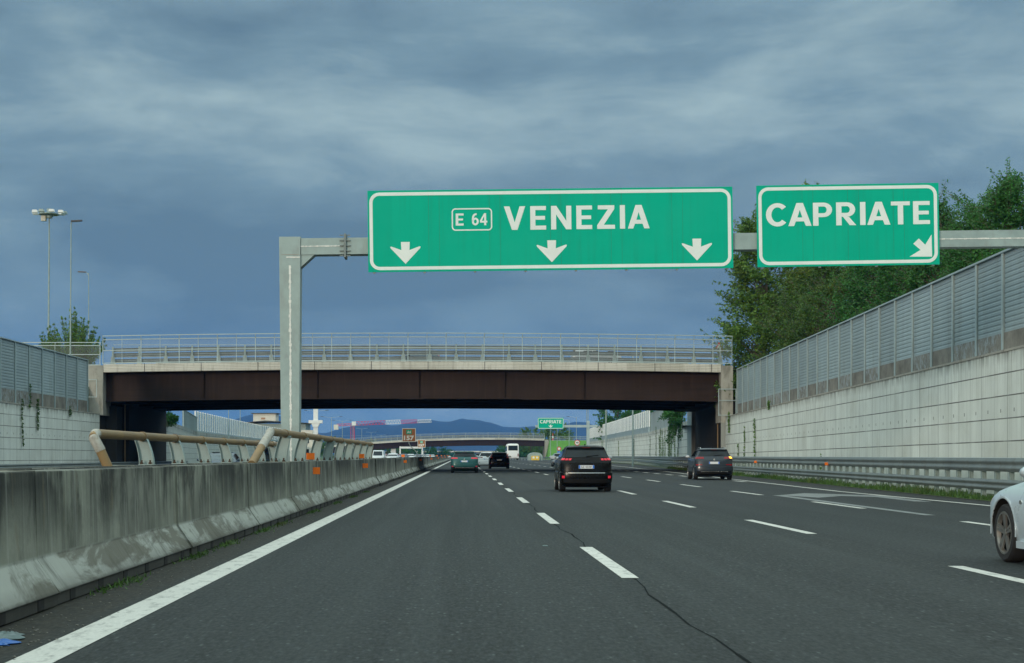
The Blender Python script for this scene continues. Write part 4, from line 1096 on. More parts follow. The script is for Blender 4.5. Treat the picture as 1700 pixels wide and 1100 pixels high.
def patch(name,fn,nu,nv,mat,parent,off=.006,skirt=.02):
    """conformal panel on the body; fn(s,t,off) -> point; border ring sinks into the body so that the panel is solid"""
    g=MB(); g.grid(lambda s,t: fn(s,t,off),nu,nv)
    def edge(p,q): g.quad(fn(*p,off),fn(*q,off),fn(*q,-skirt),fn(*p,-skirt))
    for k in range(nu):
        edge(((k+1)/nu,0),(k/nu,0)); edge((k/nu,1),((k+1)/nu,1))
    for k in range(nv):
        edge((0,k/nv),(0,(k+1)/nv)); edge((1,(k+1)/nv),(1,k/nv))
    return g.build(name,mat,parent,smooth=35,local=True,recalc=True)
def lerp(a,b,t): return a+(b-a)*t
def rpatch(Ls,name,ub,ut,z0,z1,mat,par,nu=8,nv=4,off=.006):
    """ub/ut: (u at lower edge, u at upper edge) for both sides"""
    return patch(name,lambda s,t,o: rearpt(Ls,lerp(lerp(ub[0],ut[0],t),lerp(ub[1],ut[1],t),s),lerp(z0,z1,t),o),nu,nv,mat,par,off)
def fpatch(Ls,name,ub,ut,z0,z1,mat,par,nu=8,nv=5,off=.006):
    return patch(name,lambda s,t,o: frontpt(Ls,lerp(lerp(ub[0],ut[0],t),lerp(ub[1],ut[1],t),s),lerp(z0,z1,t),o),nu,nv,mat,par,off)
def spatch(Ls,name,sd,yb,yt,z0,z1,mat,par,off=.006):
    return patch(name,lambda s,t,o: sidept(Ls,sd,lerp(lerp(yb[0],yt[0],t),lerp(yb[1],yt[1],t),s),lerp(z0,z1,t),o),6,4,mat,par,off)
def wheel(parent,x,y,r,sgn,w=.21,spokes=5):
    g=MB(); g.lathe([(-w/2,r*.745),(-w/2,r*.92),(-w/2+.02,r*.985),(-w*.3,r),(w*.3,r),(w/2-.02,r*.985),(w/2,r*.92),(w/2,r*.745)],28,'X',caps=False)
    t=g.build('wheel',M['rubber'],parent,smooth=40,local=True,recalc=True); t.location=(x,y,r)
    g=MB(); R_=r*.745; f=sgn*w/2
    g.lathe([(f*.9,R_*1.0),(f*1.0,R_*.99),(f*1.0,R_*.90),(f*.55,R_*.86)],28,'X',caps=False)
    g.lathe([(f*.35,R_*.86),(f*.34,.01)],28,'X',m=1,caps=False)
    for k in range(spokes):
        a=2*pi*k/spokes+.3
        for da in (-.16,.16):
            p0=(R_*.16*math.cos(a+da),R_*.16*math.sin(a+da)); p1=(R_*.92*math.cos(a+da*.8),R_*.92*math.sin(a+da*.8))
            n=(-math.sin(a)*.016,math.cos(a)*.016)
            g.prism([(f*.88,p0[0]-n[0]*1.3,p0[1]-n[1]*1.3),(f*.88,p0[0]+n[0]*1.3,p0[1]+n[1]*1.3),(f*.98,p1[0]+n[0],p1[1]+n[1]),(f*.98,p1[0]-n[0],p1[1]-n[1])],(-f*.22,0,0))
    g.lathe([(f*.55,R_*.20),(f*.92,R_*.18),(f*.95,R_*.02)],16,'X')
    q=g.build('rim',[M['rim'],M['dark_recess']],t,smooth=35,local=True)
    return t
def mirror_(Ls,par,y,z,pm_,pair=(-1,1)):
    for s in pair:
        x=lev(Ls,z)[1]
        g=MB(); 
        g.lathe([(-.085,.03),(-.075,.062),(-.03,.082),(.03,.082),(.075,.06),(.085,.03)],14,'Y')
        g.v=[(s*(x+.15)+vx*1.55,y+vy,z+.06+vz*.9) for vx,vy,vz in g.v]
        g.bar((s*(x-.02),y+.01,z-.01),(s*(x+.10),y+.01,z+.04),.06,.035)
        o=g.build('wing_mirror',M[pm_],par,smooth=50,local=True)
        g=MB(); g.v=[]; g.box(s*(x+.15)-.085,s*(x+.15)+.085,y-.089,y-.08,z+.02,z+.105); g.build('mirror_glass',M['clear_lens'],o,local=True)
def plate(Ls,par,z,text=None,u=0,front=False,w=.52,h=.115):
    yr=(frontpt(Ls,u,z)[1]+.012) if front else rearpt(Ls,u,z)[1]-.012
    g=MB(); g.box(-w/2,w/2,-.008,.006,-h/2,h/2); o=g.build('number_plate',M['plate_white'],par,local=True); o.location=(0,yr,z)
    if front: o.rotation_euler=(0,0,pi)
    g=MB()
    for s in (-1,1): g.box(s*(w/2-.028)-.026,s*(w/2-.028)+.026,-.0105,-.0085,-h/2+.004,h/2-.004)
    g.build('country_band',M['plate_blue'],o,local=True)
    if text: letters(text,w*.70,h*.66,0,0,-.010,o,M['plate_ink'],.0,1.05)
def car(label,group,Ls,paintm,loc,rz,r=.335,wheels=None,style='suv',text=None,lit=True,amber=False,mirror_mat=None,lights=None,chrome=None,foglow=None,cladding=True,rails=False,opposite=False,badge=False,name='car',spokes=5,pear=None):
    t=thing(name,label,'car',loc,rz,group)
    Lmax=max(l[4] for l in Ls); wm=max(l[1] for l in Ls); zr=Ls[-1][0]
    wy=wheels or ((.19*Lmax,),(.80*Lmax,))
    body(Ls,wy,r,'body',[M[paintm],M['dark_recess']],t)
    for (y,) in wy:
        for s in (-1,1): wheel(t,s*(wm-.115),y,r,s,spokes=spokes)
    suv=style=='suv'
    g=MB(); g.box(-wm*.8,wm*.8,.35,Lmax-.5,Ls[0][0]-.05,Ls[0][0]+.03); g.build('underbody',M['black'],t,local=True)
    sz=zr/1.565 if suv else zr/1.395
    if suv:
        rpatch(Ls,'rear_window',(-.90,.90),(-.88,.88),1.165*sz,1.46*sz,M['glass'],t,12,5,.008)
        rpatch(Ls,'brake_light',(-.22,.22),(-.22,.22),1.478*sz,1.497*sz,M['red_lens'],t,6,1,.006)
        lt=lights or [((-.98,-.52),(-.98,-.52),1.06,1.13)]
        for ub,ut,z0,z1 in lt:
            for s in (1,-1):
                a=(ub[0]*s,ub[1]*s) if s>0 else (-ub[1],-ub[0]); b=(ut[0]*s,ut[1]*s) if s>0 else (-ut[1],-ut[0])
                rpatch(Ls,'tail_light',a,b,z0*sz,z1*sz,M['red_lit' if lit else 'red_lens'],t,6,2,.010)
        for s in (1,-1):
            a=sorted((s*.82,s*.92)); f=foglow or (.47,.53); rpatch(Ls,'rear_reflector',a,a,f[0]*sz,f[1]*sz,M['red_lit' if lit else 'red_lens'],t,3,2,.008)
        if cladding: rpatch(Ls,'bumper',(-.97,.97),(-.97,.97),.24*sz,.44*sz,M['black'],t,14,3,.006)
        if chrome: rpatch(Ls,'chrome_strip',(-.70,.70),(-.70,.70),chrome[0]*sz,chrome[1]*sz,M['chrome'],t,10,1,.012)
        for s in (-1,1):
            L0=wy[0][0]
            spatch(Ls,'side_window',s,(L0+.25,L0+1.0),(L0+.3,L0+.98),1.16*sz,1.43*sz,M['glass'],t)
            spatch(Ls,'side_window',s,(L0+1.06,L0+2.02),(L0+1.04,L0+1.42),1.16*sz,1.43*sz,M['glass'],t)
            if cladding: spatch(Ls,'sill_trim',s,(wy[0][0]+.42,wy[1][0]-.42),(wy[0][0]+.42,wy[1][0]-.42),.24*sz,.40*sz,M['black'],t)
        fpatch(Ls,'windscreen',(-.90,.90),(-.88,.88),1.15*sz,1.45*sz,M['glass'],t,12,6,.008)
        for s in (1,-1):
            a=sorted((s*.55,s*.96)); fpatch(Ls,'headlight',a,a,.82*sz,.95*sz,M['clear_lens'],t,5,3,.008)
        fpatch(Ls,'grille',(-.5,.5),(-.5,.5),.5*sz,.9*sz,M['black'],t,8,3,.006)
        g=MB(); a=rearpt(Ls,0,1.19*sz); b=rearpt(Ls,.55,1.235*sz); g.bar((a[0],a[1]-.03,a[2]),(b[0],b[1]-.02,b[2]),.022,.022); g.build('wiper',M['black'],t,local=True)
        plate(Ls,t,.84*sz,text)
        mirror_(Ls,t,wy[1][0]-.78,1.09*sz,mirror_mat or paintm)
        g=MB(); y0=Ls[-1][2]+.15; g.prism([(-.02,y0,zr-.02),(.02,y0,zr-.02),(.012,y0-.02,zr+.05),(-.012,y0-.02,zr+.05)],(0,.12,0)); g.build('antenna_fin',M['black'],t,local=True)
        if rails:
            for s in (-1,1):
                g=MB(); x=s*.56*wm/.885; g.tube([(x,.62,zr-.05),(x,.75,zr+.03),(x,2.0,zr+.03),(x,2.15,zr-.06)],.018,6); g.build('roof_rail',M['chrome'],t,local=True)
    else:
        rpatch(Ls,'rear_window',(-.88,.88),(-.84,.84),1.04*sz,1.31*sz,M['glass'],t,12,5,.008)
        for s in (1,-1):
            a=sorted((s*.52,s*.97)); rpatch(Ls,'tail_light',a,a,.72*sz,.84*sz,M['red_lit' if lit else 'red_lens'],t,5,2,.008)
        for s in (-1,1):
            spatch(Ls,'side_window',s,(1.55,2.25),(1.75,2.2),1.03*sz,1.31*sz,M['glass'],t)
            spatch(Ls,'side_window',s,(2.3,2.75),(2.25,2.3),1.03*sz,1.31*sz,M['glass'],t)
        fpatch(Ls,'windscreen',(-.90,.90),(-.86,.86),1.03*sz,1.33*sz,M['glass_pale'],t,12,6,.008)
        for s in (1,-1):
            a=sorted((s*.50,s*.95)); fpatch(Ls,'headlight',a,a,.62*sz,.76*sz,M['clear_lens'],t,6,3,.008)
        fpatch(Ls,'grille',(-.42,.42),(-.42,.42),.42*sz,.74*sz,M['black'],t,8,3,.006)
        plate(Ls,t,.62*sz,text); plate(Ls,t,.40*sz,None,front=True)
        mirror_(Ls,t,2.75,.98*sz,mirror_mat or paintm)
    if badge:
        g=MB(); z=1.0*sz; y=rearpt(Ls,0,z)[1]; g.lathe([(-.018,.05),(.0,.055)],16,'Y',(0,y-.004,z)); g.build('badge',M['chrome'],t,local=True)
    if amber:
        g=MB(); p=rearpt(Ls,.93,1.075*sz); 
        rpatch(Ls,'indicator_lamp',(.86,.99),(.86,.99),1.06*sz,1.145*sz,M['amber_lit'],t,4,3,.016)
    return t
Y=51.2
t=car('glossy black crossover car with plate GZ 421BF in the lane between the two dashed lines','cars on the carriageway',SUV,'p_black',(4.17,Y,0),-.004,style='suv',text='GZ 421BF',
    lights=[((.60,.70),(.60,.70),1.065,1.125),((.73,.83),(.73,.83),1.065,1.125),((.86,.985),(.86,.985),1.07,1.135)],chrome=(.625,.655),foglow=(.46,.545),mirror_mat='p_silver')
rpatch(SUV,'light_band',(-.985,.985),(-.985,.985),1.045,1.15,M['black'],t,16,2,.005)
g2=scaled(SUV,1.09,1.04,1.02)
t=car('dark grey metallic SUV with blinking amber indicator crossing to the exit lane','cars on the carriageway',g2,'p_grey',(12.62,76.5,0),-.045,style='suv',
    lights=[((.52,.985),(.60,.985),1.04,1.135)],lit=False,amber=True,foglow=(.70,.75),rails=True,badge=True,mirror_mat='p_silver',chrome=(.40,.425))
for s in (1,-1):
    a=sorted((s*.62,s*.95)); rpatch(g2,'rear_reflector',a,a,.74,.79,M['red_lens'],t,4,1,.01)
g3=scaled(SUV,1.09,1.02,.975)
t=car('teal metallic estate car with lit red tail lights in the inner lane under the overpass','cars on the carriageway',g3,'p_teal',(.17,107,0),0,style='suv',
    lights=[((.50,.985),(.54,.985),1.03,1.11)],foglow=(.44,.51),badge=True,mirror_mat='p_white',chrome=(.36,.41))
g4=scaled(SUV,1.07,1.05,.98)
car('black estate car with tall upright red tail lights beside the white hatchback','cars on the carriageway',g4,'p_black',(3.45,141,0),0,style='suv',
    lights=[((.60,.985),(.86,.985),1.02,1.12),((.87,.985),(.80,.93),1.12,1.34)],lit=False)
g5=scaled(SUV,1.05,1.05,1.0)
car('white hatchback car half hidden behind the black estate car','cars on the carriageway',g5,'p_white',(2.65,163,0),0,style='suv',lights=[((.5,.98),(.5,.98),1.0,1.09)],lit=False,cladding=False)
car('silver hatchback glimpsed just past the mirror of the black crossover','cars on the carriageway',scaled(SUV,1,1,.95),'p_silver',(10.9,170,0),-.02,style='suv',lit=False)
car('dark small car mostly hidden beside the teal estate car','cars on the carriageway',scaled(SUV,1,1,.98),'p_blue',(2.6,215,0),0,style='suv',lit=False)
# white coupe entering the frame at the edge
WH=[(z,w*1.0,a,b,c,d) for z,w,a,b,c,d in SEDAN]
t=car('pale silver white saloon with dark alloy wheels cut off by the picture edge','cars on the carriageway',WH,'p_pearl',(7.10,13.78,0),0,r=.335,wheels=((.95,),(3.76,)),style='sedan',lit=False,mirror_mat='p_pearl',spokes=5)
g=MB(); g.lathe([(.0,.05),(.012,.045)],14,'X'); g.v=[(-.885-x,3.22+y,.70+z*.55) for x,y,z in g.v]; g.build('badge',M['chrome'],t,local=True)
for s in (-1,1):
    g=MB(); n=18; rr=.388
    for k in range(n):
        a0=pi*k/n*1.06-.03*pi; a1=pi*(k+1)/n*1.06-.03*pi
        g.prism([(s*.893,3.76+rr*math.cos(a0),.345+rr*math.sin(a0)),(s*.893,3.76+rr*math.cos(a1),.345+rr*math.sin(a1)),(s*.893,3.76+(rr+.022)*math.cos(a1),.345+(rr+.022)*math.sin(a1)),(s*.893,3.76+(rr+.022)*math.cos(a0),.345+(rr+.022)*math.sin(a0))],(s*.010,0,0))
    g.build('arch_lip',M['p_pearl'],t,local=True,smooth=40)
g=MB()
for s in (-1,1): g.box(*sorted((s*.86,s*.915)),1.45,3.3,.19,.27)
g.build('sill',M['p_pearl'],t,local=True)
for s in (-1,1):
    spatch(WH,'door_seam',s,(2.86,2.875),(2.90,2.915),.28,.95,M['black'],t,.002)
# bus
t=thing('coach_bus','white coach seen from behind in the outer lane under the far overpass','bus',(10.8,324,.3))
b=body(BUS,((2.6,),(8.4,)),.48,'body',[M['white_paint'],M['dark_recess']],t)
for y in (2.6,8.4):
    for s in (-1,1): wheel(t,s*1.12,y,.48,s,.28)
rpatch(BUS,'rear_window',(-.80,.80),(-.80,.80),2.0,3.05,M['glass'],t,8,4,.01)
rpatch(BUS,'number_plate',(-.2,.2),(-.2,.2),.72,.84,M['plate_white'],t,3,1,.01)
for s in (1,-1):
    a=sorted((s*.78,s*.93)); rpatch(BUS,'tail_light',a,a,.75,1.35,M['red_lens'],t,3,3,.01)
    spatch(BUS,'side_window',s,(1.0,9.8),(1.0,9.8),1.9,2.9,M['glass'],t)
rpatch(BUS,'bumper',(-.95,.95),(-.95,.95),.36,.55,M['black'],t,8,1,.01)
fpatch(BUS,'windscreen',(-.9,.9),(-.9,.9),1.3,2.9,M['glass'],t)
# opposite carriageway
car('dark blue saloon of the oncoming traffic behind the curved tube brackets','oncoming cars',scaled(SEDAN,1,1,.99),'p_blue',(-11.2,73.5,0),pi,style='sedan',lit=False)
V1=scaled(SUV,1,1,.98)
src={}
def oncoming(label,Ls,pn,x,y,sty='suv'):
    k=(id(Ls),pn)
    if k not in src:
        src[k]=car(label,'oncoming cars',Ls,pn,(x,y,0),pi,style=sty,lit=False,cladding=False); return src[k]
    return dup(src[k],(x,y,0),pi,label)
vt=None
def van(label,x,y,pn='p_white'):
    global vt
    if vt is None:
        vt=thing('van',label,'van',(x,y,0),pi,'oncoming cars')
        body(VAN,((1.0,),(3.9,)),.34,'body',[M[pn],M['dark_recess']],vt)
        for yy in (1.0,3.9):
            for s in (-1,1): wheel(vt,s*.83,yy,.34,s)
        fpatch(VAN,'windscreen',(-.92,.92),(-.9,.9),1.22,1.84,M['glass'],vt); fpatch(VAN,'grille',(-.5,.5),(-.5,.5),.55,.75,M['black'],vt)
        for s in (1,-1):
            a=sorted((s*.6,s*.95)); fpatch(VAN,'headlight',a,a,.8,1.05,M['clear_lens'],vt)
            spatch(VAN,'side_window',s,(2.6,3.7),(2.6,3.3),1.22,1.8,M['glass'],vt)
        return vt
    return dup(vt,(x,y,0),pi,label)
van('white oncoming van just past the end of the tan tube rail',-12.0,222)
oncoming('white oncoming car beside the white van past the tube rail',V1,'p_white',-9.6,214)
oncoming('white oncoming car tucked close behind the white van',V1,'p_white',-15.4,236)
lab={'p_blue':'dark oncoming car in the far queue beyond the median','p_red':'red oncoming car in the far queue beyond the median','p_white':'white oncoming car in the far queue beyond the median','p_silver':'silver oncoming car in the far queue beyond the median'}
for pn,x,y in (('p_blue',-10,262),('p_red',-13.8,270),('p_white',-10,300),('p_silver',-16,292),('p_blue',-10,345),('p_red',-14,330),('p_silver',-10,390),('p_white',-14,380),('p_blue',-14,430),('p_white',-10,450),('p_red',-17,420),('p_silver',-17,480),('p_white',-10,520),('p_white',-14,510),('p_blue',-17,350)):
    oncoming(lab[pn],V1,pn,x,y)
for x,y,pn in ((3.3,300,'p_silver'),(.3,360,'p_white'),(7.2,300,'p_blue'),(3.5,420,'p_blue')):
    c=dup(src[(id(V1),pn)],(x,y,0),0,{'p_silver':'far silver car beyond the black estate car','p_white':'far white car deep in the inner lane','p_blue':'far dark car deep in the middle lanes'}[pn],'cars on the carriageway')
# vehicles up on the overpass
c=dup(src[(id(V1),'p_blue')],(-1.6,124,8.2),pi/2,'dark green car crossing on the overpass behind its guardrail','cars on the overpass')
c=dup(src[(id(V1),'p_silver')],(8.6,123,8.2),-pi/2,'grey blurred car crossing the overpass behind its guardrail','cars on the overpass')
# crash cushion at the gore
t=thing('crash_cushion','yellow crash cushion with rounded grey hood at the exit nose','crash cushion',(18.6,388,0))
g=MB(); g.box(-1.0,1.0,0,.5,.05,1.15); g.build('nose',M['yellow'],t,local=True)
g=MB()
for s in (-.45,.45): g.box(s-.25,s+.25,-.012,-.001,.5,.95)
g.build('reflector',M['sign_white'],t,local=True)
g=MB(); n=12
pts=[(1.85*math.cos(pi*k/n),1.0,1.05+1.0*math.sin(pi*k/n)) for k in range(n+1)]+[(-1.85,1.0,0),(1.85,1.0,0)]
g.prism(pts,(0,3.5,0)); g.build('hood',M['galv'],t,local=True,smooth=40)

# ------------------------------------------------------------------ lamp posts, masts, crane, buildings
def lamp(label,x,y,h,arms,z0=0,r=.09,al=1.6,tilt=0,group=None,head='lamp_head'):
    t=thing('street_lamp',label,'street lamp',(x,y,z0),0,group); 
    if tilt: t.rotation_euler=(0,tilt,0)
    g=MB(); g.tube([(0,0,0),(0,0,h*.5),(0,0,h)],[r*1.1,r*.85,r*.6],10); g.build('pole',M['galv'],t,local=True,smooth=60)
    for s in arms:
        g=MB(); g.tube([(0,0,h-.25),(s*al*.4,0,h-.02),(s*al,0,h+.08)],.04,6); g.build('arm',M['galv_pale'],t,local=True,smooth=60)
        g=MB(); g.prism([(s*al-.05*s,-.14,h+.05),(s*(al+.75),-.11,h+.10),(s*(al+.75),.11,h+.10),(s*al-.05*s,.14,h+.05)],(0,0,.11)); g.build('lamp_head',M[head],t,local=True)
    return t
lamp('plain grey pole lamp in front of the spiky bush by the overpass',-28.75,112.2,14.0,(1,),4.3,.06,.06,.006)
lamp('thinner lamp with cranked arm standing behind the spiky bush',-36.6,150,14.9,(-1,),4.2,.06,.3)
t=thing('floodlight_mast','tall floodlight mast with crown of white floodlights above the trees','light mast',(-40.6,150,4.2)); t.rotation_euler=(0,.007,0)
g=MB(); g.tube([(0,0,0),(0,0,10),(0,0,21)],[.115,.09,.065],12); g.build('mast',M['galv'],t,local=True,smooth=60)
g=MB(); g.lathe([(20.62,.95),(20.64,1.0),(20.70,1.0),(20.72,.95)],20,'Z'); g.box(-1.6,1.6,-.05,.05,20.6,20.7); g.box(-.05,.05,-1.2,1.2,20.6,20.7); g.lathe([(20.3,.3),(21.2,.25)],10,'Z'); g.build('crown_ring',M['galv'],t,local=True)
for k in range(9):
    a=2*pi*k/9+.2; x,y=1.45*math.cos(a),1.2*math.sin(a)
    g=MB(); g.prism([(x-.27,y-.2,20.75),(x+.27,y-.2,20.75),(x+.2,y-.2,21.0),(x-.2,y-.2,21.0)],(0,.45,0)); g.build('floodlight',M['white_paint' if k%3 else 'galv'],t,local=True)
g=MB(); g.box(-.75,-.3,-.3,.15,20.0,20.5); g.build('junction_box',M['cream'],t,local=True)
lamp('pale lamp post rising past the translucent barrier close to the vines',18.75,168,12.5,(-1,),0,.10,2.0)
lamp('pale lamp post between the green sign and the vine covered wall',19.2,204,12.5,(-1,),0,.10,2.0)
lamp('double height lamp post beside the distant gantry post',27.8,341,12.6,(-1,),0,.10,2.0)
lamp('lamp post partly behind the distant cantilever gantry',29.0,352,12.6,(-1,),0,.10,2.0)
lamp('small far lamp with long arm near the distant cone',32,428,12,(-1,),0,.10,2.0)
lamp('small far lamp with long arm just past the green sign edge',32,457,12,(-1,),0,.10,2.0)
lamp('far lamp post standing under the small green sign',26,450,11.5,(-1,),0,.10,1.2)
lamp('far slim lamp post under the edge of the small green sign',28.3,455,11.5,(-1,),0,.10,1.2)
lamp('lamp arm peeping over the translucent barrier by the far round tree',36,346,13,(-1,),0,.09,2.0)
lab='grey double armed lamp of the median row behind the gantry post'
for x,y,h in ((-35.7,375,12.2),(-36.5,428,12),(-37,473,12),(-37,520,11.5),(-38,580,11.5),(-38,640,11),(-38,720,11)):
    lamp('far double armed grey lamp in a row across the opposite carriageway',x,y,h,(-1,1),0,.10,2.3,group='double armed lamps across the opposite carriageway')
lamp('slim pole in front of the far white building',-32.8,215,9.5,(1,),0,.07,.4)
lamp('slim pole between the glazed barrier and the white building',-43.5,300,12,(1,),0,.09,.4)
t=thing('white_pylon','white pylon with a flat collar rising beyond the tube rail','pylon',(-23.9,250,0))
g=MB(); g.box(-.36,.36,-.3,.3,0,11.5); g.build('column',M['white_paint'],t,local=True)
g=MB(); g.prism([(-1.12,-.5,6.5),(1.12,-.5,6.5),(1.12,-.5,7.0),(-1.12,-.5,7.0)],(0,1,0)); g.prism([(-.40,-.45,5.9),(.40,-.45,5.9),(.7,-.45,6.499),(-.7,-.45,6.499)],(0,.9,0)); g.build('collar',M['white_paint'],t,local=True)
# tower crane
t=thing('tower_crane','red tower crane with red and white lattice jib before the blue hills','crane',(-49,700,0)); t.rotation_euler=(0,-.028,0)
def truss(g,a,b,w,h,n,r=.10):
    r*=.62
    a=Vector(a); b=Vector(b)
    d=(b-a)/n; W=Vector((0,w/2,0)) if abs(d.x)>abs(d.z) else Vector((w/2,0,0)); H=Vector((0,0,h)) if abs(d.x)>abs(d.z) else Vector((0,h,0))
    for k in range(n):
        p=a+d*k; q=p+d
        for s in (-1,1): g.bar(p+W*s,q+W*s,r)
        g.bar(p+H,q+H,r); 
        for s in (-1,1): g.bar(p+W*s,p+d*.5+H,r*.7); g.bar(p+d*.5+H,q+W*s,r*.7)
g=MB(); truss(g,(-.8,-.8,0),(-.8,-.8,15),1.6,1.6,9,.22); g.bar((0,0,0),(0,0,15),.35); g.build('mast',M['crane_red'],t,local=True)
g=MB(); truss(g,(0,0,15),(14.5,0,15.2),1.2,1.7,10,.24); g.build('jib',M['crane_red'],t,local=True)
g=MB(); truss(g,(14.5,0,15.2),(21.5,0,15.3),1.2,1.7,6,.26); g.build('jib',M['white_paint'],t,local=True)
g=MB(); truss(g,(21.5,0,15.3),(29,0,15.4),1.2,1.5,6,.24); g.build('jib',M['crane_red'],t,local=True)
g=MB(); truss(g,(29,0,15.4),(35.5,0,15.5),1.0,1.3,6,.24); g.build('jib',M['white_paint'],t,local=True)
g=MB(); truss(g,(-8,0,15),(0,0,15),1.2,.9,5,.26); g.build('counter_jib',M['crane_red'],t,local=True)
g=MB(); g.box(-9.2,-7.2,-.8,.8,13.3,15.6); g.build('counterweight',M['cream'],t,local=True)
g=MB(); g.box(-.9,.9,-.9,.9,15,16.8); g.build('cab',M['white_paint'],t,local=True)
# white building
t=thing('white_building','white building with dark flat roofs and a square stair tower','building',(-55,420,0))
g=MB(); g.box(-6.5,14,0,16,0,8.2); g.build('wall',M['cream'],t,local=True)
g=MB(); g.box(-5.5,12,1,14,8.2,10.0); g.build('upper_storey',M['galv'],t,local=True)
g=MB(); g.prism([(-7.2,-.8,9.95),(1,-.8,10.6),(13.5,-.8,10.0),(13.5,-.8,10.15),(1,-.8,10.85),(-7.2,-.8,10.15)],(0,16,0)); g.build('roof',M['roof_dark'],t,local=True)
g=MB(); g.box(-2.6,3.6,2,9,10.4,12.8); g.build('tower',M['cream'],t,local=True)
g=MB(); g.box(-3.1,4.1,1.5,9.5,12.8,12.98); g.build('roof',M['roof_dark'],t,local=True)
for k in range(14):
    for z in (1.5,4.6):
        g=MB(); g.box(-6+1.4*k,-5.2+1.4*k,-.06,-.003,z,z+1.5); g.build('window',M['glass'],t,local=True)
g=MB(); g.box(-.4,.7,1.94,1.997,11.2,11.7); g.build('window',M['brick_render'],t,local=True)
t=thing('orange_house','low orange house between trees below the far overpass','house',(32,760,0))
g=MB(); g.box(-5,6,0,8,0,4.5); g.build('wall',M['brick_render'],t,local=True)
g=MB(); g.prism([(-6,-.8,4.5),(7,-.8,4.5),(.5,-.8,6.6)],(0,9.6,0)); g.build('roof',M['brick_render'],t,local=True)
for x in (-3,1,4): 
    g=MB(); g.box(x-.5,x+.5,-.06,-.003,1.5,2.8); g.build('window',M['glass'],t,local=True)
# distant white sign portal on the opposite side
t=thing('sign_portal','distant white portal frame over the opposite carriageway','sign gantry',(-13,450,0))
g=MB()
for x in (-18.2,-11.7): g.box(x-.2+13,x+.2+13,-.2,.2,0,3.9)
g.build('post',M['white_paint'],t,local=True)
g=MB(); g.box(-5.4,1.5,-.25,.25,3.3,3.85); g.build('beam',M['white_paint'],t,local=True)
# blue litter by the barrier
def crumple(name,mat,par,w,l,h,seed,o=(0,0,0)):
    rr=random.Random(seed); g=MB(); n=9
    hh=[[rr.random() for _ in range(n+1)] for _ in range(n+1)]
    g.grid(lambda s,t_: (o[0]+(s-.5)*w*(1+.3*math.sin(t_*7+seed)),o[1]+(t_-.5)*l*(1+.25*math.sin(s*6+seed*2)),o[2]+.004+h*(4*s*(1-s)*t_*(1-t_))**.6*(.35+.9*hh[round(s*n)][round(t_*n)])),n,n)
    b=g.build(name,mat,par,local=True); m=b.modifiers.new('thick','SOLIDIFY'); m.thickness=.004; return b
t=thing('plastic_litter','crumpled blue and grey plastic litter lying at the barrier foot','litter',(-2.98,10.0,0.006))
crumple('blue_wrap',M['paper_blue'],t,.22,.26,.05,3,(-.02,-.12,0)); crumple('grey_sheet',M['paper_grey'],t,.24,.36,.08,5,(-.08,.20,0))
t=thing('paper_scrap','tiny pale scrap lying on the asphalt beside the first dash','litter',(1.12,20.6,.004)); crumple('paper',M['paper_grey'],t,.06,.12,.02,8)
# ------------------------------------------------------------------ vegetation
def leaf_cards(g,c,r,n,size,rn,stretch=(1,1,1),droop=0,shell=.55):
    for _ in range(n):
        while True:
            d=Vector((rn.gauss(0,1),rn.gauss(0,1),rn.gauss(0,1)))
            if d.length>.01: break
        d.normalize(); rr=r*(shell+(1-shell)*rn.random())*(1 if rn.random()<.72 else rn.random())
        p=Vector((c[0]+d.x*rr*stretch[0],c[1]+d.y*rr*stretch[1],c[2]+d.z*rr*stretch[2]))
        a=Vector((rn.gauss(0,1),rn.gauss(0,1),rn.gauss(0,.7)-droop)); a.normalize()
        b=a.cross(Vector((rn.gauss(0,1),rn.gauss(0,1),rn.gauss(0,1)))); 
        if b.length<.05: continue
        b.normalize(); s=size*rn.uniform(.6,1.3); a=a*s; b=b*s*.42
        i=len(g.v); g.v+=[tuple(p-a*.5),tuple(p+b*.55-a*.05),tuple(p+a*.5),tuple(p-b*.55-a*.05)]; g.f.append((i,i+1,i+2,i+3)); g.m.append(0)
def branchy(g,p0,p1,r0,r1,rn,n=4,wob=.12):
    p0=Vector(p0); p1=Vector(p1); L_=(p1-p0).length; pts=[]; rs=[]
    for k in range(n+1):
        f=k/n; w=wob*L_*(0 if k in (0,) else 1)*.35
        pts.append(p0.lerp(p1,f)+Vector((rn.uniform(-w,w),rn.uniform(-w,w),rn.uniform(-w,w)*.5)) if 0<k<n else p0.lerp(p1,f)); rs.append(r0+(r1-r0)*f)
    g.tube(pts,rs,6)
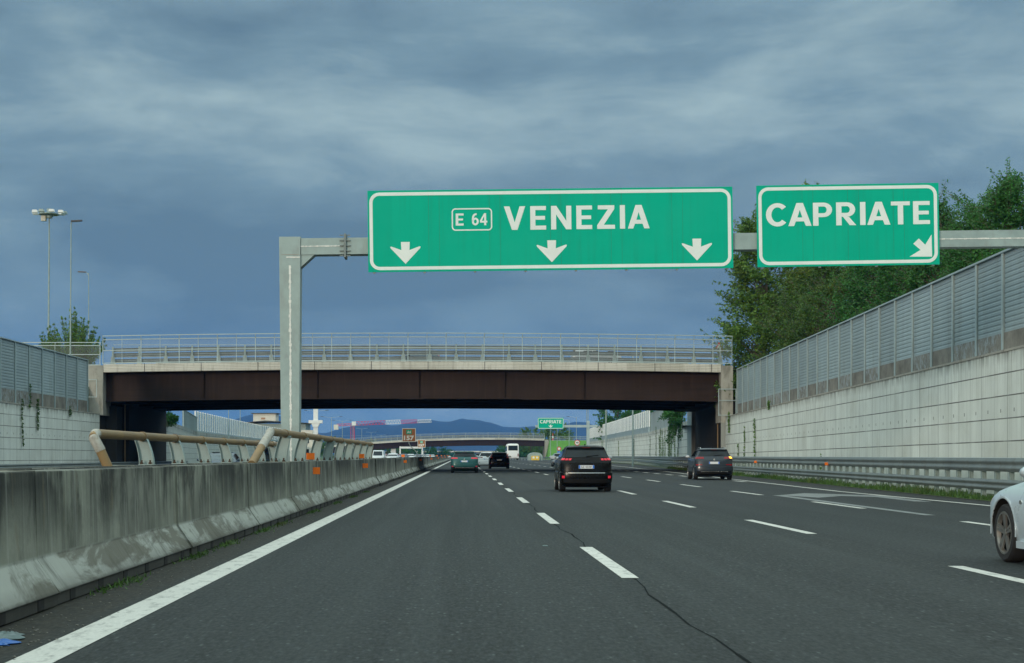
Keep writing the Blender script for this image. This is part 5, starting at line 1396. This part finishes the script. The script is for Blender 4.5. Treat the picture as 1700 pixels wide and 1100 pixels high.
def make_tree(name,label,cat,loc,h,rx,ncl,leaves,size,mat,seed,shape='round',crown0=.18,trunk=.22,group=None,clr=(.9,1.5)):
    rn=random.Random(seed); t=thing(name,label,cat,loc,0,group)
    tg=MB(); cg=MB()
    top=Vector((rn.uniform(-.3,.3),rn.uniform(-.3,.3),h*.9)); branchy(tg,(0,0,-.3),top,trunk,.03,rn,7,.05)
    for k in range(ncl):
        f=rn.random()
        if shape=='round':
            z=crown0+(1-crown0)*f; w=rx*(math.sin(pi*min(1,max(0,.08+.9*(f**.85))))**.6)
        elif shape=='column':
            z=crown0+(1-crown0)*f; w=rx*(1-.68*f)*(1 if f>.12 else .7)
        else: # cone
            f=f**1.35; z=crown0+(1-crown0)*f; w=rx*(1-f)**.8+.15
        a=rn.uniform(0,2*pi); q=w*math.sqrt(rn.uniform(.15,1))
        c=Vector((q*math.cos(a),q*math.sin(a),z*h-rn.random()*.3)); r=rn.uniform(*clr)*(1-.45*f)
        leaf_cards(cg,c,r,int(leaves*r*r/1.4),size,rn,(1,1,.75 if shape!='cone' else .55),.0 if shape!='cone' else .5,.35)
        st=Vector((0,0,max(.3,c.z-q*.75-.3))); st.x=top.x*st.z/(h*.9); st.y=top.y*st.z/(h*.9)
        branchy(tg,st,c,.035+.05*(1-f),.012,rn,3)
        # wisps leaving the clump so the outline stays ragged
        for _ in range(3):
            d=Vector((c.x,c.y,rn.uniform(-.2,1.2)*q)); d=d.normalized() if d.length>.1 else Vector((0,0,1))
            d+=Vector((rn.uniform(-.6,.6),rn.uniform(-.6,.6),rn.uniform(-.3,.7))); e=c+d*r*rn.uniform(.9,1.5)
            branchy(tg,c,e,.014,.006,rn,2)
            for s in range(4): leaf_cards(cg,c.lerp(e,.4+.2*s),.18,7,size*.9,rn)
    tg.build('trunk',M['trunk'],t,local=True,smooth=60); cg.build('crown',M[mat],t,local=True)
    return t
make_tree('poplar_tree','tall loose green poplar beside the overpass end with sky showing through','tree',(23.5,118,4.2),15.4,4.7,230,250,.25,'leaf',3,'column',.0,.26,clr=(.9,1.5))
make_tree('poplar_tree','second airy poplar with yellowing leaves behind the exit sign','tree',(27.0,117,4.2),17.2,4.2,150,250,.25,'leaf',9,'column',.02,.26,clr=(.8,1.4))
o1=make_tree('olive_shrub','wide olive brown shrub tree leaning over the noise barrier','tree',(24.6,104,4.2),10.5,3.8,110,280,.20,'leaf_olive',5,'round',.05,.2)
d1=make_tree('conifer_tree','dense dark green conifer behind the ribbed barrier below the exit sign','tree',(25.3,93,4.3),11.5,3.6,150,380,.18,'leaf_dark',7,'column',.0,.24)
o2=dup(o1,(23.7,97,4.2),1.4,'low olive shrub with yellow sprays in front of the dark conifer',scale=(.8,.8,.78))
dup(o1,(27.6,108,4.2),2.2,'tall olive tree behind the wide olive shrub',scale=1.22)
d2=make_tree('conifer_tree','pointed dark conifer just past the edge of the exit sign','tree',(25.6,83,4.3),10.6,2.9,150,430,.17,'leaf_dark',15,'cone',.0,.22)
dup(d1,(26.8,79,4.3),1.1,'broad dark conifer rising above the gantry beam',scale=.88)
dup(d1,(25.2,87.5,4.3),5.1,'low dense conifer filling the gap above the middle of the noise barrier',scale=(.95,.95,.72))
dup(d1,(25.4,76,4.3),.4,'low dense conifer hugging the noise barrier below the gantry beam',scale=(.9,.9,.66))
dup(o1,(26.5,112,4.2),3.3,'olive tree between the two poplars',scale=1.1)
dup(d2,(26.4,74,4.3),2.0,'tall feathery conifer at the picture edge',scale=.97)
dup(d1,(28.5,88,4.3),2.6,'dark conifer in the second row behind the exit sign',scale=.9)
dup(d2,(26.4,69,4.3),.7,'feathery conifer beside the tallest one above the barrier',scale=.72)
dup(d1,(29.0,66,4.3),3.6,'dark conifer over the near end of the noise barrier',scale=.8)
dup(d2,(29.5,99,4.3),4.1,'dark conifer between olive shrub and poplar',scale=1.0)
# bush on the bank across the opposite carriageway
def spiky(name,label,loc,h,w,n,leaves,mat,seed,size=.16):
    rn=random.Random(seed); t=thing(name,label,'bush',loc); tg=MB(); cg=MB()
    for k in range(n):
        a=rn.uniform(0,2*pi); q=w*math.sqrt(rn.random()); hh=h*(1-.55*(q/w))*rn.uniform(.6,1.0)
        b=Vector((q*.35*math.cos(a),q*.35*math.sin(a),0)); e=Vector((q*math.cos(a),q*math.sin(a),hh)); branchy(tg,b,e,.03,.008,rn,4,.1)
        for s in range(9):
            f=.15+.85*s/8; p=b.lerp(e,f); leaf_cards(cg,p,.45*(1.1-f)+.06,leaves,size,rn,(1,1,1.1))
    tg.build('stem',M['trunk'],t,local=True); cg.build('foliage',M[mat],t,local=True); return t
spiky('spiky_bush','tall spiky green bush behind the wire fence beside the lamp poles',(-30.4,119.6,7.9),5.6,2.7,120,36,'leaf',21,.11)
spiky('spiky_bush','small thin bush above the corner of the noise barrier',(-32.5,112.5,5.4),4.4,.9,9,10,'leaf',23,.13)
spiky('spiky_bush','low green bush behind the overpass guardrail near the pillar',(-24.5,152,8.0),2.6,1.3,40,16,'leaf',25)
# creepers and small plants on the walls
def creeper(label,x,y,z0,z1,w,n,seed,mat='leaf',dirx=-1):
    rn=random.Random(seed); t=thing('creeper_plant',label,'creeper',(x,y,z0)); tg=MB(); cg=MB()
    p=Vector((0,0,0)); pts=[p.copy()]; H=z1-z0; k=max(4,int(abs(H)/.25))
    for i in range(k):
        p=p+Vector((0,rn.uniform(-.10,.10),H/k)); pts.append(p.copy())
    tg.tube(pts,.012,5)
    for i in range(n):
        q=pts[rn.randrange(len(pts))]; s=1-abs(q.z/H)*.35
        leaf_cards(cg,(q.x+dirx*.04,q.y+rn.gauss(0,w*.4)*s,q.z+rn.uniform(-.1,.1)),.06,2,.13,rn,(.5,1,1))
    tg.build('stem',M['trunk'],t,local=True); cg.build('foliage',M[mat],t,local=True); return t
for k,(y,z0,z1,w,n) in enumerate(((112.2,4.3,3.0,.5,160),(104.0,3.1,.2,.12,90),(99.2,3.5,.2,.28,170),(107.2,1.9,.2,.2,80),(93,4.45,4.1,.5,70),(76,1.2,.1,.15,50))):
    creeper(['leafy creeper hanging from the wall top beside the overpass pillar','thin creeper line down the pale wall past the grey SUV','thicker creeper strip down the pale wall','short creeper at the foot of the pale wall','green tuft on the coping of the pale wall','tiny plant at the wall foot behind the guardrail'][k],kx(y)-.06,y,z0,z1,w,n,40+k)
for k,(y,z0,z1,w,n) in enumerate(((93.6,4.6,1.9,.25,130),(97.0,4.7,2.9,.4,170),(105,4.5,4.0,.5,60),(95.3,5.6,4.3,.25,70))):
    creeper(['dry creeper trailing down the stained wall','bushy dry creeper hanging over the stained wall edge','weed tuft on the ledge under the noise barrier','tall weed growing up the ribbed noise barrier'][k],-26.93,y,z0,z1,w,n,60+k,'leaf_olive',1)
lab=['long green creeper strand on the wall beyond the overpass','dense dark creeper mass on the wall beyond the overpass']
rn=random.Random(5)
for k in range(17):
    y=rn.uniform(162,330) if k>6 else 158+k*5.5
    creeper('green creeper strand on the wall seen through the overpass',kx(y)-.07,y,rn.uniform(3.2,4.9),.1,rn.uniform(.2,.6),int(rn.uniform(120,240)),80+k,'leaf_olive' if k%3==0 else 'leaf')['group']='creeper strands on the wall beyond the overpass'
rn=random.Random(31); t=thing('ivy_bush','dark ivy bush spilling over the wall just beyond the overpass','bush',(kx(157)-.1,157,4.9)); tg=MB(); cg=MB()
for k in range(46):
    a=rn.uniform(0,2*pi); q=rn.uniform(.5,2.0); b=Vector((0,rn.gauss(0,1.6),rn.uniform(-.5,.6))); up=rn.uniform(.2,1.0); dn=rn.uniform(.3,3.2)*(1 if k%3 else 0.2)
    m=b+Vector((-abs(math.cos(a))*q*.6,math.sin(a)*q,up)); e=m+Vector((-abs(math.cos(a))*q*.35,math.sin(a)*q*.5,-dn))
    for p0,p1 in ((b,m),(m,e)):
        tg.tube([p0,p1],.02,5)
        for s_ in range(8): leaf_cards(cg,p0.lerp(p1,s_/7),.28,9,.24,rn,(.8,1,1),.8)
tg.build('stem',M['trunk'],t,local=True); cg.build('foliage',M['leaf_dark'],t,local=True)
spiky('ivy_bush','small ivy tuft on the wall corner across the opposite carriageway',(-28.6,150,4.4),1.5,.8,25,14,'leaf_dark',33,.2)
make_tree('round_tree','big round dark tree over the translucent noise barrier','tree',(33.6,330,3.5),11.0,5.2,60,110,.5,'leaf_dark',51,'round',.05,.3,clr=(1.3,2.0))
make_tree('round_tree','small dark tree behind the translucent barrier beside the round tree','tree',(35.6,300,3.5),8.5,3.0,30,90,.45,'leaf_dark',53,'round',.05,.2)
# trees far down the road
ft=make_tree('far_tree','far green tree below the second overpass','tree',(-42,720,0),9,4.6,36,46,.75,'leaf',55,'round',.02,.3,'far trees along the road',(1.3,2.2))
fd=make_tree('far_tree','far green tree below the second overpass','tree',(-22,900,0),9,5.4,36,46,.8,'leaf_dark',57,'round',.02,.3,'far trees along the road',(1.4,2.4))
for k,(x,y,s,src_) in enumerate(((-49,700,.85,ft),(-36,740,.95,ft),(-29,760,.7,ft),(-23,700,.62,fd),(-31,905,1.0,fd),(-14,910,.9,fd),(24,700,1.0,ft),(28,690,1.1,fd),(37,720,1.1,ft),(20,760,.7,fd),(43,730,1.0,fd),(18,640,.55,fd),(-55,760,1.0,fd),(-62,720,1.1,ft),(-8,1000,.6,fd),(33,640,.62,ft))):
    dup(src_,(x,y,0),k*1.3,scale=s)
dup(ft,(40,640,3.5),2.0,'far yellow green tree behind the small green sign',scale=1.25); dup(ft,(29.5,655,3.5),1.0,'far tree showing at the corner of the small green sign',scale=1.05)
# grass strip under the guardrail: uncountable
rn=random.Random(77); g=MB()
for _ in range(16000):
    y=24+rn.random()**1.5*120; x=railx(y)-.62+abs(rn.gauss(0,.33)); 
    if x>kx(y)-.1: continue
    h=rn.uniform(.06,.24)*(1.25 if math.sin(y*1.3)+math.sin(y*.41)>.3 else .7); a=rn.uniform(0,2*pi); w=rn.uniform(.012,.03); lx,ly=rn.gauss(0,.06),rn.gauss(0,.06)
    i=len(g.v); g.v+=[(x-w*math.cos(a),y-w*math.sin(a),.01),(x+w*math.cos(a),y+w*math.sin(a),.01),(x+lx,y+ly,h)]; g.f.append((i,i+1,i+2)); g.m.append(0)
tag(g.build('grass',M['grass']),kind='stuff')
rn=random.Random(78); g=MB()
for _ in range(1100):
    y=rn.choice((14.5,18.4,21,24.6,27,33,39,45,51))+rn.gauss(0,.5); x=-3.25+abs(rn.gauss(0,.07)); h=rn.uniform(.02,.07); a=rn.uniform(0,2*pi); w=.01
    i=len(g.v); g.v+=[(x-w*math.cos(a),y-w*math.sin(a),.003),(x+w*math.cos(a),y+w*math.sin(a),.003),(x+rn.gauss(0,.03),y+rn.gauss(0,.03),h)]; g.f.append((i,i+1,i+2)); g.m.append(0)
tag(g.build('weeds',M['grass']),kind='stuff')
rn=random.Random(79); g=MB()
for _ in range(700):
    y=6.8+rn.random()**2*70; x=-3.2+rn.random()**1.6*.55; r=rn.uniform(.003,.011)
    g.v_=0; n=5; pts=[(x+r*math.cos(2*pi*k/n)*rn.uniform(.6,1.3),y+r*1.4*math.sin(2*pi*k/n),.002) for k in range(n)]; g.prism(pts,(0,0,r*rn.uniform(.3,.8)))
tag(g.build('gravel',M['plinth']),kind='stuff')

# ------------------------------------------------------------------ hills
RID=[(-1500,700),(-700,690),(0,705),(250,712),(380,697),(430,683),(468,687),(500,712),(540,716),(575,707),(600,701),(632,697),(642,701),(655,704),(675,700),(700,694),(714,693.5),(732,696),(750,696),(765,691),(778,693.5),(792,693.5),(812,698),(835,705),(862,706),(885,704),(905,707),(930,702),(950,697),(968,697),(985,702),(1010,708),(1060,705),(1150,700),(1400,695),(2200,700),(3200,690)]
def rid(px):
    if px<=RID[0][0]: return RID[0][1]
    for (a,ya),(b,yb) in zip(RID,RID[1:]):
        if px<=b:
            f=(px-a)/(b-a); f=f*f*(3-2*f)*.6+f*.4; return ya+(yb-ya)*f
    return RID[-1][1]
from mathutils import noise as NZ
g=MB(); Yc=6500; nu,nv=420,26
def hill(s,t):
    X=-5200+s*10400; Y_=5000+t*3400; px=767+X/Yc*2540; H=(756-rid(px))*Yc/2540
    f=max(0,1-abs(Y_-Yc)/(1500 if Y_<Yc else 1900)); f=f*f*(3-2*f)
    n=NZ.fractal(Vector((X*.0021,Y_*.0021,1)),1.0,2.0,5)
    return (X,Y_,-8+H*f*(1+.10*n*(1-f))+ n*16*f*(1.15-f)+ (NZ.fractal(Vector((X*.012,Y_*.012,4)),1,2,3)*2.2)*f)
g.grid(hill,nu,nv); o=g.build('hills',M['forest'],smooth=180); tag(o,kind='structure')

# ------------------------------------------------------------------ air
m=bpy.data.materials.new('air'); m.use_nodes=True; nt=m.node_tree
for n in list(nt.nodes):
    if n.type!='OUTPUT_MATERIAL': nt.nodes.remove(n)
pv=N(nt,'ShaderNodeVolumePrincipled'); pv.inputs['Color'].default_value=(.06,.35,1.0,1); pv.inputs['Density'].default_value=HAZE
L(nt,pv.outputs[0],[n for n in nt.nodes if n.type=='OUTPUT_MATERIAL'][0].inputs['Volume'])
g=MB(); g.box(-7400,7400,-700,9800,-60,460); tag(g.build('haze',m),kind='stuff')

# ------------------------------------------------------------------ light, sky, camera
SUN_EL,SUN_AZ=rad(8.5),rad(30)       # low, behind the camera, a little to its left
w=bpy.data.worlds.new('World'); SC.world=w; w.use_nodes=True; nt=w.node_tree
bg=nt.nodes['Background']; bg.inputs['Strength'].default_value=.10
sky=N(nt,'ShaderNodeTexSky'); sky.sky_type='NISHITA'; sky.sun_disc=False; sky.sun_elevation=SUN_EL; sky.sun_rotation=pi+SUN_AZ; sky.dust_density=2.0; sky.air_density=1.2
tc=N(nt,'ShaderNodeTexCoord'); sp=N(nt,'ShaderNodeSeparateXYZ'); L(nt,tc.outputs['Generated'],sp.inputs[0])
dx,dy,dzz=sp.outputs
def blob(x0,z0,rx,rz,amp):
    a=mathn(nt,'DIVIDE',mathn(nt,'SUBTRACT',dx,x0),rx); b=mathn(nt,'DIVIDE',mathn(nt,'SUBTRACT',dzz,z0),rz)
    d2=mathn(nt,'ADD',mathn(nt,'MULTIPLY',a,a),mathn(nt,'MULTIPLY',b,b))
    return mathn(nt,'MULTIPLY',mathn(nt,'EXPONENT',mathn(nt,'MULTIPLY',d2,-1)),amp)
mp=N(nt,'ShaderNodeMapping'); mp.inputs['Location'].default_value=(2.3,.4,.9); mp.inputs['Scale'].default_value=(1,1,2.5); L(nt,tc.outputs['Generated'],mp.inputs[0])
wv=N(nt,'ShaderNodeTexNoise',Scale=3.0,Detail=2.0); L(nt,mp.outputs[0],wv.inputs['Vector'])
wp=mixc(nt,.10,mp.outputs[0],wv.outputs['Color'],'ADD')
n1=noise(nt,wp,4.4,7,.50,.12)
mp2=N(nt,'ShaderNodeMapping'); mp2.inputs['Location'].default_value=(5.1,1.2,.3); mp2.inputs['Rotation'].default_value=(0,rad(9),0); mp2.inputs['Scale'].default_value=(1,1,1.5); L(nt,wp,mp2.inputs[0])
n2=noise(nt,mp2.outputs[0],9,8,.64,.35)
f=mathn(nt,'ADD',mathn(nt,'MULTIPLY',n1,.70),mathn(nt,'MULTIPLY',n2,.30))
# thin and thick places of the cloud deck
for args in ((.17,.225,.13,.032,-.06),(-.06,.205,.15,.045,.105),(-.30,.205,.10,.035,.05),(.10,.27,.2,.03,.03),(-.24,.245,.13,.022,-.07),(-.05,.245,.2,.012,-.03),(-.2,.13,.2,.035,-.075),(.05,.11,.35,.03,-.03),(.25,.235,.16,.04,.01),(0,.0,3.,.035,.07)):
    f=mathn(nt,'ADD',f,blob(*args))
cr=N(nt,'ShaderNodeValToRGB'); L(nt,f,cr.inputs[0]); e=cr.color_ramp.elements
e[0].position=.355; e[0].color=(.58,1.00,1.30,1); e[1].position=.635; e[1].color=(2.05,2.75,2.82,1)
q=e.new(.495); q.color=(1.04,1.63,1.92,1)
back=mapr(nt,mathn(nt,'MULTIPLY',dy,-1),-.1,.9,1,1.35)
zen=mapr(nt,dzz,.27,.62,1,4.4)
k=mathn(nt,'MULTIPLY',back,zen)
hz=N(nt,'ShaderNodeVectorMath',operation='SCALE'); L(nt,mixc(nt,mapr(nt,k,1,2.5,0,.9),cr.outputs[0],(1.62,1.92,1.80)),hz.inputs[0]); L(nt,k,hz.inputs['Scale'])
mx=mixc(nt,.90,sky.outputs[0],hz.outputs[0])
L(nt,mx,bg.inputs['Color'])
sl=bpy.data.lights.new('sun','SUN'); sl.energy=SUN_E; sl.angle=rad(10); sl.color=(1,.86,.70)
so=bpy.data.objects.new('sun',sl); COL.objects.link(so)
d=Vector((math.sin(SUN_AZ)*math.cos(SUN_EL),math.cos(SUN_AZ)*math.cos(SUN_EL),-math.sin(SUN_EL)))
so.rotation_euler=d.to_track_quat('-Z','Y').to_euler(); so.location=(-10,-10,40)
cd=bpy.data.cameras.new('camera'); cam=bpy.data.objects.new('camera',cd); COL.objects.link(cam)
cam.location=(0,0,1.22); cam.rotation_euler=(rad(90),0,0); cd.sensor_width=36; cd.lens=53.79; cd.shift_x=83/1700; cd.shift_y=206/1700
cd.clip_start=.1; cd.clip_end=30000; SC.camera=cam
vs=SC.view_settings; vs.view_transform='Standard'; vs.look='None'; vs.exposure=EXPO; vs.gamma=1; vs.use_curve_mapping=False
SC.cycles.use_denoising=True
SC.cycles.max_bounces=6; SC.cycles.volume_bounces=0; SC.cycles.transparent_max_bounces=16
for nm in ('volume_step_rate',): 
    pass
